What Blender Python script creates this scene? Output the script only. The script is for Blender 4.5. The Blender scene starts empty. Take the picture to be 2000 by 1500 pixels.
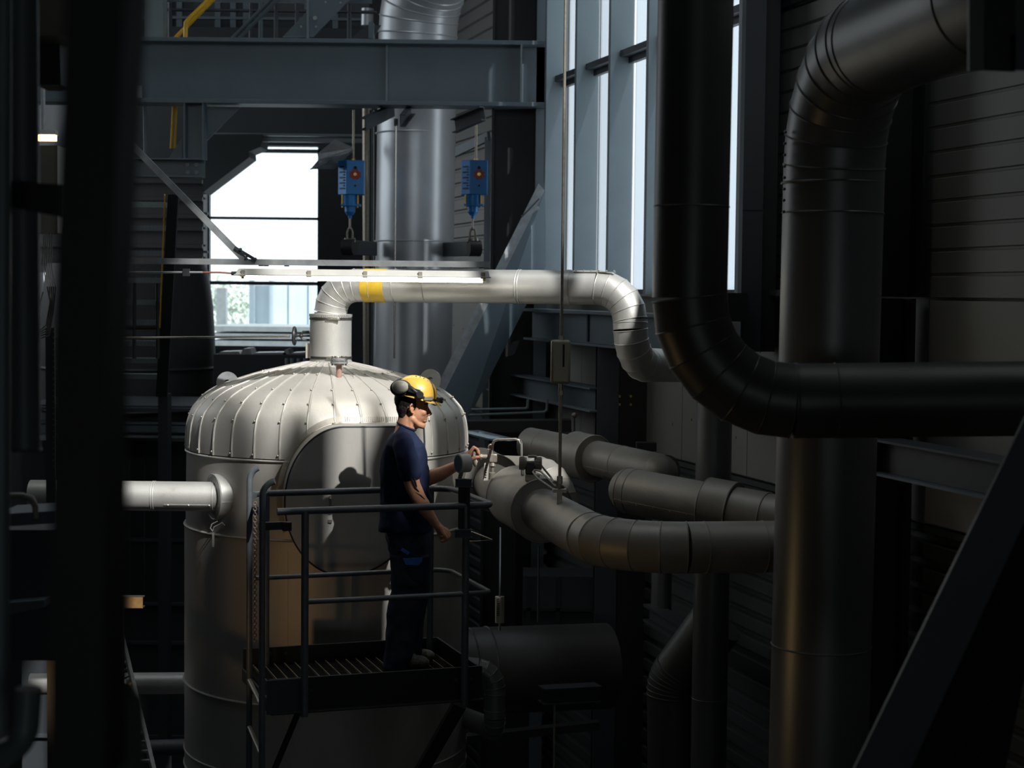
import bpy, bmesh, math, random
from mathutils import Vector as V, Matrix, Quaternion, noise
random.seed(7)
R = math.radians
sc = bpy.context.scene
C = sc.collection

# ---------------------------------------------------------------- camera, world, sun, exposure
F = 3300.0                       # focal length in pixels of the 2000 x 1500 frame
PITCH, ROLL = R(3.09), R(0.6)
CAM = V((0, 0, 7.0))
fwd = V((0, math.cos(PITCH), -math.sin(PITCH)))
u0 = V((0, math.sin(PITCH), math.cos(PITCH))); r0 = V((1, 0, 0))
right = r0*math.cos(ROLL) + u0*math.sin(ROLL)
up = u0*math.cos(ROLL) - r0*math.sin(ROLL)
cd = bpy.data.cameras.new('camera'); cam = bpy.data.objects.new('camera', cd); C.objects.link(cam)
M4 = Matrix((right, up, -fwd)).transposed().to_4x4(); M4.translation = CAM
cam.matrix_world = M4
cd.sensor_width = 36; cd.lens = F*36/2000; cd.clip_start = .05; cd.clip_end = 300
cd.dof.use_dof = True; cd.dof.focus_distance = 10.6; cd.dof.aperture_fstop = 3.2
sc.camera = cam
sc.view_settings.view_transform = 'Standard'; sc.view_settings.look = 'None'
sc.view_settings.gamma = 1; sc.view_settings.use_curve_mapping = False
sc.view_settings.exposure = 0.22
sc.cycles.use_denoising = True
sc.cycles.max_bounces = 8; sc.cycles.diffuse_bounces = 4; sc.cycles.sample_clamp_indirect = 4

w = bpy.data.worlds.new('world'); sc.world = w; w.use_nodes = True
w.node_tree.nodes['Background'].inputs[0].default_value = (.90, .96, 1, 1)
w.node_tree.nodes['Background'].inputs[1].default_value = 1.5

SUN = V((-.43, .66, -.70)).normalized()      # direction the sunlight travels
sd = bpy.data.lights.new('sun', 'SUN'); sd.energy = 5.0; sd.angle = R(.6); sd.color = (1, .975, .94)
so = bpy.data.objects.new('sun', sd); C.objects.link(so)
so.rotation_euler = SUN.to_track_quat('-Z', 'Y').to_euler(); so.location = (6, -6, 20)

# ---------------------------------------------------------------- pixel -> world helpers
def ray(px, py): return fwd + right*((px-1000)/F) + up*((750-py)/F)
def P(px, py, Y):
    d = ray(px, py); return CAM + d*(Y/d.y)
def PZ(px, py, z):
    d = ray(px, py); return CAM + d*((z-7.0)/d.z)
WA = R(16.4); X0 = 5.5
WU = V((-math.sin(WA), math.cos(WA), 0)); WN = V((-math.cos(WA), -math.sin(WA), 0))   # right wall: along, inward
def WP(s, z, off=0): return V((X0-.2943*s, s, z)) + WN*off       # point on the right wall at depth s
def PW(px, py, off=0):
    d = ray(px, py); o = WP(0, 0, off); t = (o-CAM).dot(WN)/d.dot(WN); return CAM + d*t

# ---------------------------------------------------------------- materials
def lin(c): return tuple(((x/255)/12.92 if x/255 <= .04045 else ((x/255+.055)/1.055)**2.4) for x in c)
def mat(name, rgb, metal=0, rough=.5, var=.12, scale=6, bump=0, bscale=60, spec=.5, dirt=None, stretch=None):
    m = bpy.data.materials.new(name); m.use_nodes = True
    nt = m.node_tree; b = nt.nodes['Principled BSDF']
    c = lin(rgb)
    tc = nt.nodes.new('ShaderNodeTexCoord'); n = nt.nodes.new('ShaderNodeTexNoise')
    n.inputs['Scale'].default_value = scale; n.inputs['Detail'].default_value = 5
    src = tc.outputs['Object']
    if stretch:
        mp = nt.nodes.new('ShaderNodeMapping'); mp.inputs['Scale'].default_value = stretch
        nt.links.new(src, mp.inputs[0]); src = mp.outputs[0]
    nt.links.new(src, n.inputs['Vector'])
    cr = nt.nodes.new('ShaderNodeValToRGB'); nt.links.new(n.outputs['Fac'], cr.inputs[0])
    lo = tuple(x*(1-var*1.3) for x in c); hi = tuple(min(1, x*(1+var)) for x in c)
    cr.color_ramp.elements[0].position = .3; cr.color_ramp.elements[1].position = .7
    cr.color_ramp.elements[0].color = (*lo, 1); cr.color_ramp.elements[1].color = (*hi, 1)
    if dirt:
        e = cr.color_ramp.elements.new(.22); e.color = (*lin(dirt), 1)
    nt.links.new(cr.outputs[0], b.inputs['Base Color'])
    b.inputs['Metallic'].default_value = metal; b.inputs['Roughness'].default_value = rough
    b.inputs['Specular IOR Level'].default_value = spec
    if bump:
        n2 = nt.nodes.new('ShaderNodeTexNoise'); n2.inputs['Scale'].default_value = bscale
        n2.inputs['Detail'].default_value = 3
        nt.links.new(src, n2.inputs['Vector'])
        bp = nt.nodes.new('ShaderNodeBump'); bp.inputs['Strength'].default_value = bump
        bp.inputs['Distance'].default_value = .01
        nt.links.new(n2.outputs['Fac'], bp.inputs['Height']); nt.links.new(bp.outputs[0], b.inputs['Normal'])
    return m
M = {}
M['clad'] = mat('aluminium_cladding', (196, 196, 192), .55, .46, .07, 5, .06, 90, dirt=(176, 170, 158))
M['clad_tank'] = mat('weathered_tank_cladding', (178, 176, 170), .35, .5, .09, 3.0, .08, 60, dirt=(152, 144, 130), stretch=(1, 1, .35))
M['clad_dull'] = mat('dusty_pipe_cladding', (150, 147, 140), .4, .52, .1, 4, .08, 70, dirt=(128, 118, 104))
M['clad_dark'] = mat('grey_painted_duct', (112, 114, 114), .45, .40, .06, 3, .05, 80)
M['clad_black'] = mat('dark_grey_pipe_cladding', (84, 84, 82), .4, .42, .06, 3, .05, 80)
M['duct'] = mat('galvanised_duct', (198, 204, 210), .4, .34, .06, 3, .05, 60)
M['galv'] = mat('galvanised_steel', (154, 158, 160), .45, .4, .15, 14, .1, 80)
M['steel'] = mat('blue_grey_painted_steel', (92, 106, 114), .15, .45, .06, 3, .05, 90)
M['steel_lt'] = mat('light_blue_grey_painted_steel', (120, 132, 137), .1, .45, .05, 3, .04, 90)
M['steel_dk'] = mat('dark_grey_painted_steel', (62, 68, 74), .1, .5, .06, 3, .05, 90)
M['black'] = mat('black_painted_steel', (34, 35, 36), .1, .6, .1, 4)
M['rail'] = mat('slate_grey_painted_tube', (98, 104, 109), .2, .42, .1, 20, .1, 120)
M['wallpanel'] = mat('light_grey_wall_panel', (128, 128, 122), 0, .6, .05, 1.5, .03, 30)
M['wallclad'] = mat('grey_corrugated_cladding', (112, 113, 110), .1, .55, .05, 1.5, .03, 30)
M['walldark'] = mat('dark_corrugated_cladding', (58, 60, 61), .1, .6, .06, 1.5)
M['farwall'] = mat('dark_far_wall', (44, 50, 54), .05, .7, .12, 1.2)
M['concrete'] = mat('concrete', (70, 70, 68), 0, .85, .15, 1.2, .2, 30)
M['ceil'] = mat('dark_ceiling_deck', (40, 42, 44), .1, .7, .08, 2)
M['yellow'] = mat('yellow_paint', (228, 178, 30), 0, .4, .08, 30)
M['tape'] = mat('yellow_tape', (214, 178, 52), 0, .5, .08, 20)
M['blue'] = mat('blue_enamel', (28, 126, 200), .1, .4, .06, 14)
M['red'] = mat('red_enamel', (168, 48, 38), 0, .45, .06, 20)
M['brass'] = mat('brass', (176, 150, 90), .9, .35, .1, 40)
M['rust'] = mat('rusty_pink_primer', (160, 128, 116), .1, .7, .25, 40)
M['chrome'] = mat('stainless_steel', (190, 186, 178), .95, .25, .06, 30)
M['ssdull'] = mat('dull_stainless', (156, 150, 138), .5, .38, .12, 40)
M['cream'] = mat('cream_enamel', (150, 146, 132), .05, .4, .06, 8)
M['lampgrey'] = mat('grey_polyester_housing', (186, 186, 180), 0, .5, .05, 10)
M['clip'] = mat('grey_plastic_clip', (150, 146, 134), 0, .45, .05, 10)
M['darkpl'] = mat('dark_plastic', (46, 46, 48), 0, .4, .1, 30)
M['greypl'] = mat('grey_plastic', (136, 132, 120), 0, .38, .08, 30)
M['cable'] = mat('grey_cable', (150, 148, 142), 0, .5, .1, 40)
M['skin'] = mat('skin', (200, 146, 114), 0, .5, .14, 22, .08, 120, .4)
M['hair'] = mat('dark_brown_hair', (34, 26, 22), 0, .8, .3, 120, .6, 300)
M['shirt'] = mat('navy_cotton', (34, 44, 70), 0, .9, .08, 40, .15, 300, .2)
M['trouser'] = mat('black_navy_workwear', (58, 62, 78), 0, .9, .12, 40, .15, 300, .2)
M['patch'] = mat('royal_blue_cloth', (74, 124, 216), 0, .85, .1, 50)
M['boot'] = mat('dusty_leather', (140, 136, 130), 0, .75, .4, 60, .3, 120)
M['helmet'] = mat('yellow_hard_hat_shell', (228, 184, 78), 0, .36, .07, 16)
M['muff'] = mat('grey_green_muff', (214, 211, 194), 0, .4, .06, 20)
M['tattoo'] = mat('dark_tattoo_ink', (44, 38, 40), 0, .7, .2, 40)
M['white'] = mat('white_tag', (160, 158, 150), 0, .6, .05, 30)
M['ink'] = mat('black_print', (28, 28, 30), 0, .6, .05, 30)
M['outside'] = mat('pale_outdoor_ground', (206, 210, 208), 0, .8, .06, 2)
M['fence'] = mat('pale_blue_fence', (192, 206, 214), 0, .7, .05, 2)
M['leaf'] = mat('pale_leaves', (212, 222, 208), 0, .8, .25, 20)
M['timber'] = mat('sawn_timber', (204, 208, 206), 0, .8, .1, 8)
M['grate'] = mat('worn_grating', (160, 148, 126), .4, .4, .25, 30)

def emat(name, rgb, s):
    m = bpy.data.materials.new(name); m.use_nodes = True; nt = m.node_tree
    nt.nodes.remove(nt.nodes['Principled BSDF'])
    e = nt.nodes.new('ShaderNodeEmission'); e.inputs[0].default_value = (*rgb, 1); e.inputs[1].default_value = s
    nt.links.new(e.outputs[0], nt.nodes['Material Output'].inputs[0]); return m
M['tube'] = emat('fluorescent_tube', (1, .93, .80), 14)
M['amber'] = emat('amber_lamp', (1, .62, .22), 9)
def glass(name, tint, gl, dif=0):
    m = bpy.data.materials.new(name); m.use_nodes = True; nt = m.node_tree
    nt.nodes.remove(nt.nodes['Principled BSDF'])
    t = nt.nodes.new('ShaderNodeBsdfTransparent'); t.inputs[0].default_value = (*tint, 1)
    g = nt.nodes.new('ShaderNodeBsdfGlossy'); g.inputs['Roughness'].default_value = .08
    x = nt.nodes.new('ShaderNodeMixShader'); x.inputs[0].default_value = gl
    nt.links.new(t.outputs[0], x.inputs[1]); nt.links.new(g.outputs[0], x.inputs[2])
    out = x
    if dif:
        d = nt.nodes.new('ShaderNodeBsdfTranslucent'); d.inputs[0].default_value = (.8, .84, .88, 1)
        y = nt.nodes.new('ShaderNodeMixShader'); y.inputs[0].default_value = dif
        nt.links.new(x.outputs[0], y.inputs[1]); nt.links.new(d.outputs[0], y.inputs[2]); out = y
    nt.links.new(out.outputs[0], nt.nodes['Material Output'].inputs[0]); return m
M['glass'] = glass('clear_glazing', (.95, .98, 1), .04)
M['frost'] = glass('hazy_glazing', (.52, .56, .59), .05, .45)
M['lens'] = glass('clear_lamp_cover', (.95, .95, .93), .06)

# ---------------------------------------------------------------- mesh builder
class MB:
    def __init__(s): s.v = []; s.f = []
    def add(s, vs, fs):
        o = len(s.v); s.v += [V(x) for x in vs]; s.f += [[i+o for i in f] for f in fs]; return s
    def hexa(s, p):      # 8 corners: bottom 4 ccw, top 4
        return s.add(p, [(0,3,2,1),(4,5,6,7),(0,1,5,4),(1,2,6,5),(2,3,7,6),(3,0,4,7)])
    def box(s, c, sx, sy, sz, ax=None):
        c = V(c); X, Y, Z = ax if ax else (V((1,0,0)), V((0,1,0)), V((0,0,1)))
        q = []
        for k in (-.5, .5):
            for i, j in ((-.5,-.5),(.5,-.5),(.5,.5),(-.5,.5)): q.append(c + X*(i*sx) + Y*(j*sy) + Z*(k*sz))
        return s.hexa(q)
    def bar(s, a, b, wd, h, upv=(0,0,1)):       # rectangular bar a->b, width wd sideways, height h along up
        a, b = V(a), V(b); d = (b-a).normalized(); X = d.cross(V(upv)).normalized(); Z = X.cross(d).normalized()
        q = []
        for pt in (a, b):
            for i, j in ((-.5,-.5),(.5,-.5),(.5,.5),(-.5,.5)): q.append(pt + X*(i*wd) + Z*(j*h))
        return s.hexa(q)
    def ibeam(s, a, b, h, wd, tf=.02, tw=.012, upv=(0,0,1)):
        a, b = V(a), V(b); d = (b-a).normalized(); X = d.cross(V(upv)).normalized(); Z = X.cross(d).normalized()
        s.bar(a+Z*(h/2-tf/2), b+Z*(h/2-tf/2), wd, tf, Z); s.bar(a-Z*(h/2-tf/2), b-Z*(h/2-tf/2), wd, tf, Z)
        s.bar(a, b, tw, h-2*tf, Z); return s
    def channel(s, a, b, h, wd, side=1, t=.01, upv=(0,0,1)):
        a, b = V(a), V(b); d = (b-a).normalized(); X = d.cross(V(upv)).normalized(); Z = X.cross(d).normalized()
        s.bar(a, b, t, h, Z)
        for k in (-1, 1): s.bar(a+Z*k*(h/2-t/2)+X*side*wd/2, b+Z*k*(h/2-t/2)+X*side*wd/2, wd, t, Z)
        return s
    def tube(s, pts, r, seg=16, caps=True, closed=False):
        pts = [V(p) for p in pts]; n = len(pts)
        rr = r if isinstance(r, (list, tuple)) else [r]*n
        ds = [(pts[i+1]-pts[i]).normalized() for i in range(n-1)]
        a = V((0,0,1)) if abs(ds[0].z) < .9 else V((0,1,0))
        X = ds[0].cross(a).normalized(); rings = []
        for i in range(n):
            d0 = ds[max(0, i-1)]; d1 = ds[min(n-2, i)]
            if i > 0 and i <= n-2:
                q = d0.rotation_difference(d1); 
            Yv = d0.cross(X).normalized(); X = Yv.cross(d0).normalized()
            nb = (d0+d1).normalized()
            ring = []
            for k in range(seg):
                t = 2*math.pi*k/seg; o = (X*math.cos(t)+Yv*math.sin(t))*rr[i]
                dn = d0.dot(nb)
                if dn > .2: o = o - d0*(o.dot(nb)/dn)
                ring.append(pts[i]+o)
            rings.append(ring)
            if 0 < i <= n-2: X = d0.rotation_difference(d1) @ X
        vs = [p for rg in rings for p in rg]; fs = []
        for i in range(n-1):
            for k in range(seg):
                k2 = (k+1) % seg
                fs.append((i*seg+k, i*seg+k2, (i+1)*seg+k2, (i+1)*seg+k))
        if caps:
            fs.append(tuple(range(seg))[::-1]); fs.append(tuple((n-1)*seg+k for k in range(seg)))
        return s.add(vs, fs)
    def cyl(s, a, b, r, seg=24, r2=None): return s.tube([a, b], [r, r if r2 is None else r2], seg)
    def ring(s, c, d, R_, r, seg=40, ss=6):       # torus round axis d
        c = V(c); d = V(d).normalized(); a = V((0,0,1)) if abs(d.z) < .9 else V((1,0,0))
        X = d.cross(a).normalized(); Y = d.cross(X); vs = []; fs = []
        for i in range(seg):
            t = 2*math.pi*i/seg; o = X*math.cos(t)+Y*math.sin(t)
            for j in range(ss):
                u = 2*math.pi*j/ss; vs.append(c + o*(R_+r*math.cos(u)) + d*(r*math.sin(u)))
        for i in range(seg):
            for j in range(ss):
                i2, j2 = (i+1)%seg, (j+1)%ss; fs.append((i*ss+j, i2*ss+j, i2*ss+j2, i*ss+j2))
        return s.add(vs, fs)
    def lathe(s, prof, o, d=(0,0,1), seg=64, cap=True):   # prof: (r, h) pairs
        o = V(o); d = V(d).normalized(); a = V((0,1,0)) if abs(d.y) < .9 else V((1,0,0))
        X = a.cross(d).normalized(); Y = d.cross(X); vs = []; fs = []; n = len(prof)
        for r, h in prof:
            for k in range(seg):
                t = 2*math.pi*k/seg; vs.append(o + d*h + (X*math.cos(t)+Y*math.sin(t))*r)
        for i in range(n-1):
            for k in range(seg):
                k2 = (k+1)%seg; fs.append((i*seg+k, i*seg+k2, (i+1)*seg+k2, (i+1)*seg+k))
        if cap: fs.append(tuple(range(seg))[::-1]); fs.append(tuple((n-1)*seg+k for k in range(seg)))
        return s.add(vs, fs)
    def prism(s, poly, dvec):         # polygon of world points extruded by dvec
        n = len(poly); dvec = V(dvec); vs = [V(p) for p in poly]+[V(p)+dvec for p in poly]
        fs = [tuple(range(n))[::-1], tuple(range(n, 2*n))]
        for i in range(n): j = (i+1)%n; fs.append((i, j, n+j, n+i))
        return s.add(vs, fs)
    def ball(s, c, r, ax=None, seg=16, rg=10):      # ellipsoid, r scalar or 3
        r = (r, r, r) if not isinstance(r, (tuple, list)) else r
        X, Y, Z = ax if ax else (V((1,0,0)), V((0,1,0)), V((0,0,1))); c = V(c); vs = []; fs = []
        for i in range(rg+1):
            a = math.pi*(i+.0)/rg; a = min(max(a, .02), math.pi-.02)
            for k in range(seg):
                t = 2*math.pi*k/seg
                vs.append(c + X*(r[0]*math.sin(a)*math.cos(t)) + Y*(r[1]*math.sin(a)*math.sin(t)) - Z*(r[2]*math.cos(a)))
        for i in range(rg):
            for k in range(seg):
                k2 = (k+1)%seg; fs.append((i*seg+k, i*seg+k2, (i+1)*seg+k2, (i+1)*seg+k))
        fs.append(tuple(range(seg))[::-1]); fs.append(tuple(rg*seg+k for k in range(seg)))
        return s.add(vs, fs)
    def caps(s, pts, rs, seg=14):      # chain of tapered capsules (overlapping solids for remeshing)
        for i in range(len(pts)-1):
            s.tube([pts[i], pts[i+1]], [rs[i], rs[i+1]], seg)
        for p, r in zip(pts, rs): s.ball(p, r, seg=seg)
        return s
    def bolt(s, c, d, r=.012, h=.008): 
        d = V(d).normalized(); return s.tube([V(c), V(c)+d*h], r, 6)
    def bm(s):
        me = bpy.data.meshes.new('m'); me.from_pydata(s.v, [], s.f); me.validate(); return me
    def build(s, name, m, parent=None, smooth=30, bevel=0, fix=True):
        org = parent_origin(parent) if parent else s.base()
        me = bpy.data.meshes.new(name); me.from_pydata([v-org for v in s.v], [], s.f); me.validate()
        if fix:
            b = bmesh.new(); b.from_mesh(me); bmesh.ops.recalc_face_normals(b, faces=b.faces); b.to_mesh(me); b.free()
        me.materials.append(M[m] if isinstance(m, str) else m)
        if smooth: me.shade_smooth(); me.set_sharp_from_angle(angle=R(smooth))
        o = bpy.data.objects.new(name, me); C.objects.link(o)
        if parent: o.parent = parent
        else: o.location = org
        if bevel:
            md = o.modifiers.new('bevel', 'BEVEL'); md.width = bevel; md.segments = 2; md.limit_method = 'ANGLE'
        return o
    def base(s):
        xs = [v.x for v in s.v]; ys = [v.y for v in s.v]; zs = [v.z for v in s.v]
        return V(((min(xs)+max(xs))/2, (min(ys)+max(ys))/2, min(zs)))
def split_build(mb, name, m, parent=None, **kw):
    """one object for every connected piece of the builder's mesh"""
    f = list(range(len(mb.v)))
    def root(i):
        while f[i] != i: f[i] = f[f[i]]; i = f[i]
        return i
    for q in mb.f:
        for i in q[1:]: f[root(i)] = root(q[0])
    comp = {}
    for q in mb.f: comp.setdefault(root(q[0]), []).append(q)
    for fs in comp.values():
        ids = sorted({i for q in fs for i in q}); mp = {i: k for k, i in enumerate(ids)}
        p = MB(); p.add([mb.v[i] for i in ids], [[mp[i] for i in q] for q in fs]); p.build(name, m, parent, **kw)
def parent_origin(p):
    o = V((0,0,0))
    while p: o = o + p.location; p = p.parent
    return o
def tag(o, label, cat, group=None, kind=None):
    if label: o['label'] = label
    if cat: o['category'] = cat
    if group: o['group'] = group
    if kind: o['kind'] = kind
    return o
def thing(name, loc, label, cat, group=None, kind=None):
    o = bpy.data.objects.new(name, None); o.empty_display_size = .1; o.location = V(loc); C.objects.link(o)
    return tag(o, label, cat, group, kind)
def struct(o): o['kind'] = 'structure'; return o

# ---------------------------------------------------------------- the hall
mb = MB().box((0, 7.5, -.1), 18.2, 33.4, .2); struct(mb.build('floor', 'concrete'))
HH = 22.0
def holed(mb, lo, hi, hole, mk):      # rectangle lo..hi with one rectangular hole, built of four boxes by mk(a0, a1, b0, b1)
    (a0, b0), (a1, b1), (c0, d0, c1, d1) = lo, hi, hole
    mk(a0, c0, b0, b1); mk(c1, a1, b0, b1); mk(c0, c1, b0, d0); mk(c0, c1, d1, b1)
FILL_ROOF = (-6.2, 6.5, 1.6, 13.5)         # unseen roof opening added to light the dome from above: x0, y0, x1, y1
mb = MB(); holed(mb, (-9.1, -9.1), (FILL_ROOF[2], 24.2), FILL_ROOF, lambda a, b, c, d: mb.box(((a+b)/2, (c+d)/2, HH+.1), b-a, d-c, .2) if b > a else None)
mb.prism([(FILL_ROOF[2], -9.1, HH), (8.2, -9.1, HH), (FILL_ROOF[2], 13.3, HH)], (0, 0, .2))
struct(mb.build('ceiling', 'ceil', smooth=0))
FILL_LEFT = (16.5, 7.5, 23.0, 12.5)        # unseen opening added in the left wall to light the far cladding
mb = MB(); holed(mb, (-9.2, 0), (24.2, HH), FILL_LEFT, lambda a, b, c, d: mb.box((-9, (a+b)/2, (c+d)/2), .2, b-a, d-c))
struct(mb.build('wall_left', 'farwall', smooth=0))
FILL_FRONT = (-7.0, 9.5, 4.0, 14.5)         # opening added behind the camera for soft frontal fill light
FILL_LOW = (-1.0, 5.4, 3.6, 6.9)          # low opening added behind the camera to brighten the near dark parts
mb = MB(); mk = lambda a, b, c, d: mb.box(((a+b)/2, -9, (c+d)/2), b-a, .2, d-c)
holed(mb, (-9, 8.5), (8.2, HH), FILL_FRONT, mk); holed(mb, (-9, 0), (8.2, 8.5), FILL_LOW, mk)
struct(mb.build('wall_front', 'farwall', smooth=0))

# unseen slab added overhead to keep daylight off the lower tank
mb = MB(); mb.prism([(-9, -9, 8.5), (8.1, -9, 8.5), (5.5-.2943*6.3, 6.3, 8.5), (-9, 6.3, 8.5)], (0, 0, .2))
struct(mb.build('ceiling_shade_slab', 'ceil', smooth=0))

def clad(mb, s0, s1, z0, z1, per, gw, dep, off=0):
    """horizontal profiled sheet on the right wall between depths s0..s1; grooves of width gw, depth dep"""
    prof = []; z = z0
    while z < z1-1e-4:
        zt = min(z+per, z1)
        a = min(z+per-gw, zt); prof += [(z, 0), (a, 0)]
        if a < zt: prof += [(min(a+gw*.25, zt), dep), (min(a+gw*.75, zt), dep)]
        z = zt
    prof.append((z1, 0)); vs = []; fs = []
    for zz, dd in prof:
        for s in (s0, s1): vs.append(WP(s, zz, off-dd))
    n = len(prof)
    for i in range(n-1): fs.append((2*i, 2*i+1, 2*i+3, 2*i+2))
    o = len(vs)
    for zz in (z0, z1):
        for s in (s0, s1): vs.append(WP(s, zz, off-dep-.06))
    fs += [(o, o+1, o+3, o+2), (0, 1, o+1, o), (2*n-2, 2*n-1, o+3, o+2)]
    mb.add(vs, fs)
WR = thing('wall_right', WP(10, 0), 'long right hall wall of grey horizontal cladding and flat panels beside the windows', 'wall', kind='structure')
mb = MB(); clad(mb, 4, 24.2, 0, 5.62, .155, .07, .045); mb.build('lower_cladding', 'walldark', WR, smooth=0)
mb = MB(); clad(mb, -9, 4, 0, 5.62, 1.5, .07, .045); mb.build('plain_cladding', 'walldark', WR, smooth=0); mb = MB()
# panels between the lower cladding and the sills
s = -8.5
while s < 24:
    mb.prism([WP(s+.004, 5.64), WP(s+1.24, 5.64), WP(s+1.24, 6.98), WP(s+.004, 6.98)], WN*-.05)
    for zz in (5.9, 6.5):
        for q in (.2, .62, 1.05): mb.tube([WP(s+q, zz+.08*q, .0), WP(s+q, zz+.08*q, .006)], .011, 8)
    s += 1.245
mb.prism([WP(-9, 5.6, -.05), WP(24.2, 5.6, -.05), WP(24.2, 7, -.05), WP(-9, 7, -.05)], WN*-.05)
mb.build('flat_panel', 'wallpanel', WR, smooth=0)
WIN0, WIN1, WTOP = 12.45, 17.98, 12.0
# unseen wall gaps, added and stepped to aim sun at the man and dome
SUN_GAPS = [(-1.9, .3, 17.7, 20.4), (.5, 1.5, 16.9, 18.8), (1.5, 2.3, 14.75, 18.8), (2.3, 4.7, 15.3, 18.8), (3.22, 4.7, 13.1, 15.3), (6.0, 7.2, 10.7, 13.6), (7.2, 8.7, 10.4, 11.9)]
mb = MB()
clad(mb, WIN1, 24.2, 7.0, HH, .17, .05, .03); clad(mb, WIN0, WIN1, WTOP, HH, .17, .05, .03)
clad(mb, 8.7, WIN0, 7.0, HH, .146, .026, .010)
ss = sorted({-9, 8.7} | {v for o in SUN_GAPS for v in o[:2]}); zs = sorted({7.0, HH} | {v for o in SUN_GAPS for v in o[2:]})
for i in range(len(ss)-1):
    for k in range(len(zs)-1):
        cs, cz = (ss[i]+ss[i+1])/2, (zs[k]+zs[k+1])/2
        if not any(o[0] < cs < o[1] and o[2] < cz < o[3] for o in SUN_GAPS): clad(mb, ss[i], ss[i+1], zs[k], zs[k+1], .146 if zs[k] < 12 else 1, .026, .010)
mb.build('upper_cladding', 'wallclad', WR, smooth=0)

# window fins, panes and transoms on the right wall
fins = [18.3-.905*k for k in range(0, 7)]
fin_px = [(1068, 1105), (1128, 1165), (1197, 1233), (1270, 1310)]
sbase = []
for a, b in fin_px: sbase.append(PW(b, 400).y)
dS = (sbase[0]-sbase[3])/3
sb = [sbase[0]-dS*k for k in range(7)]
FD = .215
words = ['first', 'second', 'third', 'fourth', 'fifth', 'sixth', 'seventh']
for i in range(6):
    g = thing('window_%d' % (i+1), WP(sb[i], 7.0), 'tall narrow glazing bay, %s from the left of the right wall windows' % words[i], 'window', 'tall glazing bays of the right wall', 'structure')
    p0, p1 = WP(sb[i]-.03, 7.0, -.02), WP(sb[i+1]+.03, 7.0, -.02)
    MB().prism([p0, p1, p1+V((0,0,5)), p0+V((0,0,5))], WN*.012).build('pane', 'frost', g, smooth=0)
    fr = MB()
    fr.prism([WP(sb[i], 7), WP(sb[i], 7, FD), WP(sb[i], WTOP, FD), WP(sb[i], WTOP, 0)], WU*.014)
    fr.prism([WP(sb[i]-.02, 7, FD), WP(sb[i]+.035, 7, FD), WP(sb[i]+.035, WTOP, FD), WP(sb[i]-.02, WTOP, FD)], WN*.01)
    fr.build('fin', 'steel_lt', g, smooth=0)
    tr = MB()
    for zz in (9.12, 11.4):
        tr.bar(WP(sb[i]-.015, zz, .07), WP(sb[i+1]+.09, zz, .07), .13, .055)
        tr.bar(WP(sb[i]-.015, zz-.05, .03), WP(sb[i+1]+.03, zz-.05, .03), .05, .06)
    tr.build('transom', 'steel_dk', g, smooth=0)
    sl = MB().bar(WP(sb[i], 7.02, .06), WP(sb[i+1], 7.02, .06), .16, .04); sl.build('sill', 'steel_dk', g, smooth=0)
# portals that guide the daylight through the openings
def portal(c, n, sx, sy):
    l = bpy.data.lights.new('daylight_portal', 'AREA'); l.shape = 'RECTANGLE'; l.size = sx; l.size_y = sy
    l.cycles.is_portal = True
    o = bpy.data.objects.new('daylight_portal', l); C.objects.link(o); o.location = c
    X = V((0,0,1)).cross(-V(n)).normalized(); Z = -V(n).normalized(); Y = Z.cross(X)
    Mx = Matrix((X, Y, Z)).transposed().to_4x4(); Mx.translation = V(c); o.matrix_world = Mx; 
portal(WP((WIN0+WIN1)/2, 9.5, -.15), WN, 5.8, 5.1)
portal(((FILL_FRONT[0]+FILL_FRONT[2])/2, -9.2, (FILL_FRONT[1]+FILL_FRONT[3])/2), (0, 1, 0), FILL_FRONT[2]-FILL_FRONT[0], FILL_FRONT[3]-FILL_FRONT[1])
portal(((FILL_LOW[0]+FILL_LOW[2])/2, -9.2, (FILL_LOW[1]+FILL_LOW[3])/2), (0, 1, 0), FILL_LOW[2]-FILL_LOW[0], FILL_LOW[3]-FILL_LOW[1])
portal((-9.2, (FILL_LEFT[0]+FILL_LEFT[2])/2, (FILL_LEFT[1]+FILL_LEFT[3])/2), (1, 0, 0), FILL_LEFT[2]-FILL_LEFT[0], FILL_LEFT[3]-FILL_LEFT[1])
def flat_portal(c, sx, sy):
    l = bpy.data.lights.new('daylight_portal', 'AREA'); l.shape = 'RECTANGLE'; l.size = sx; l.size_y = sy
    l.cycles.is_portal = True; o = bpy.data.objects.new('daylight_portal', l); C.objects.link(o); o.location = c
flat_portal(((FILL_ROOF[0]+FILL_ROOF[2])/2, (FILL_ROOF[1]+FILL_ROOF[3])/2, HH+.25), FILL_ROOF[2]-FILL_ROOF[0], FILL_ROOF[3]-FILL_ROOF[1])

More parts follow.
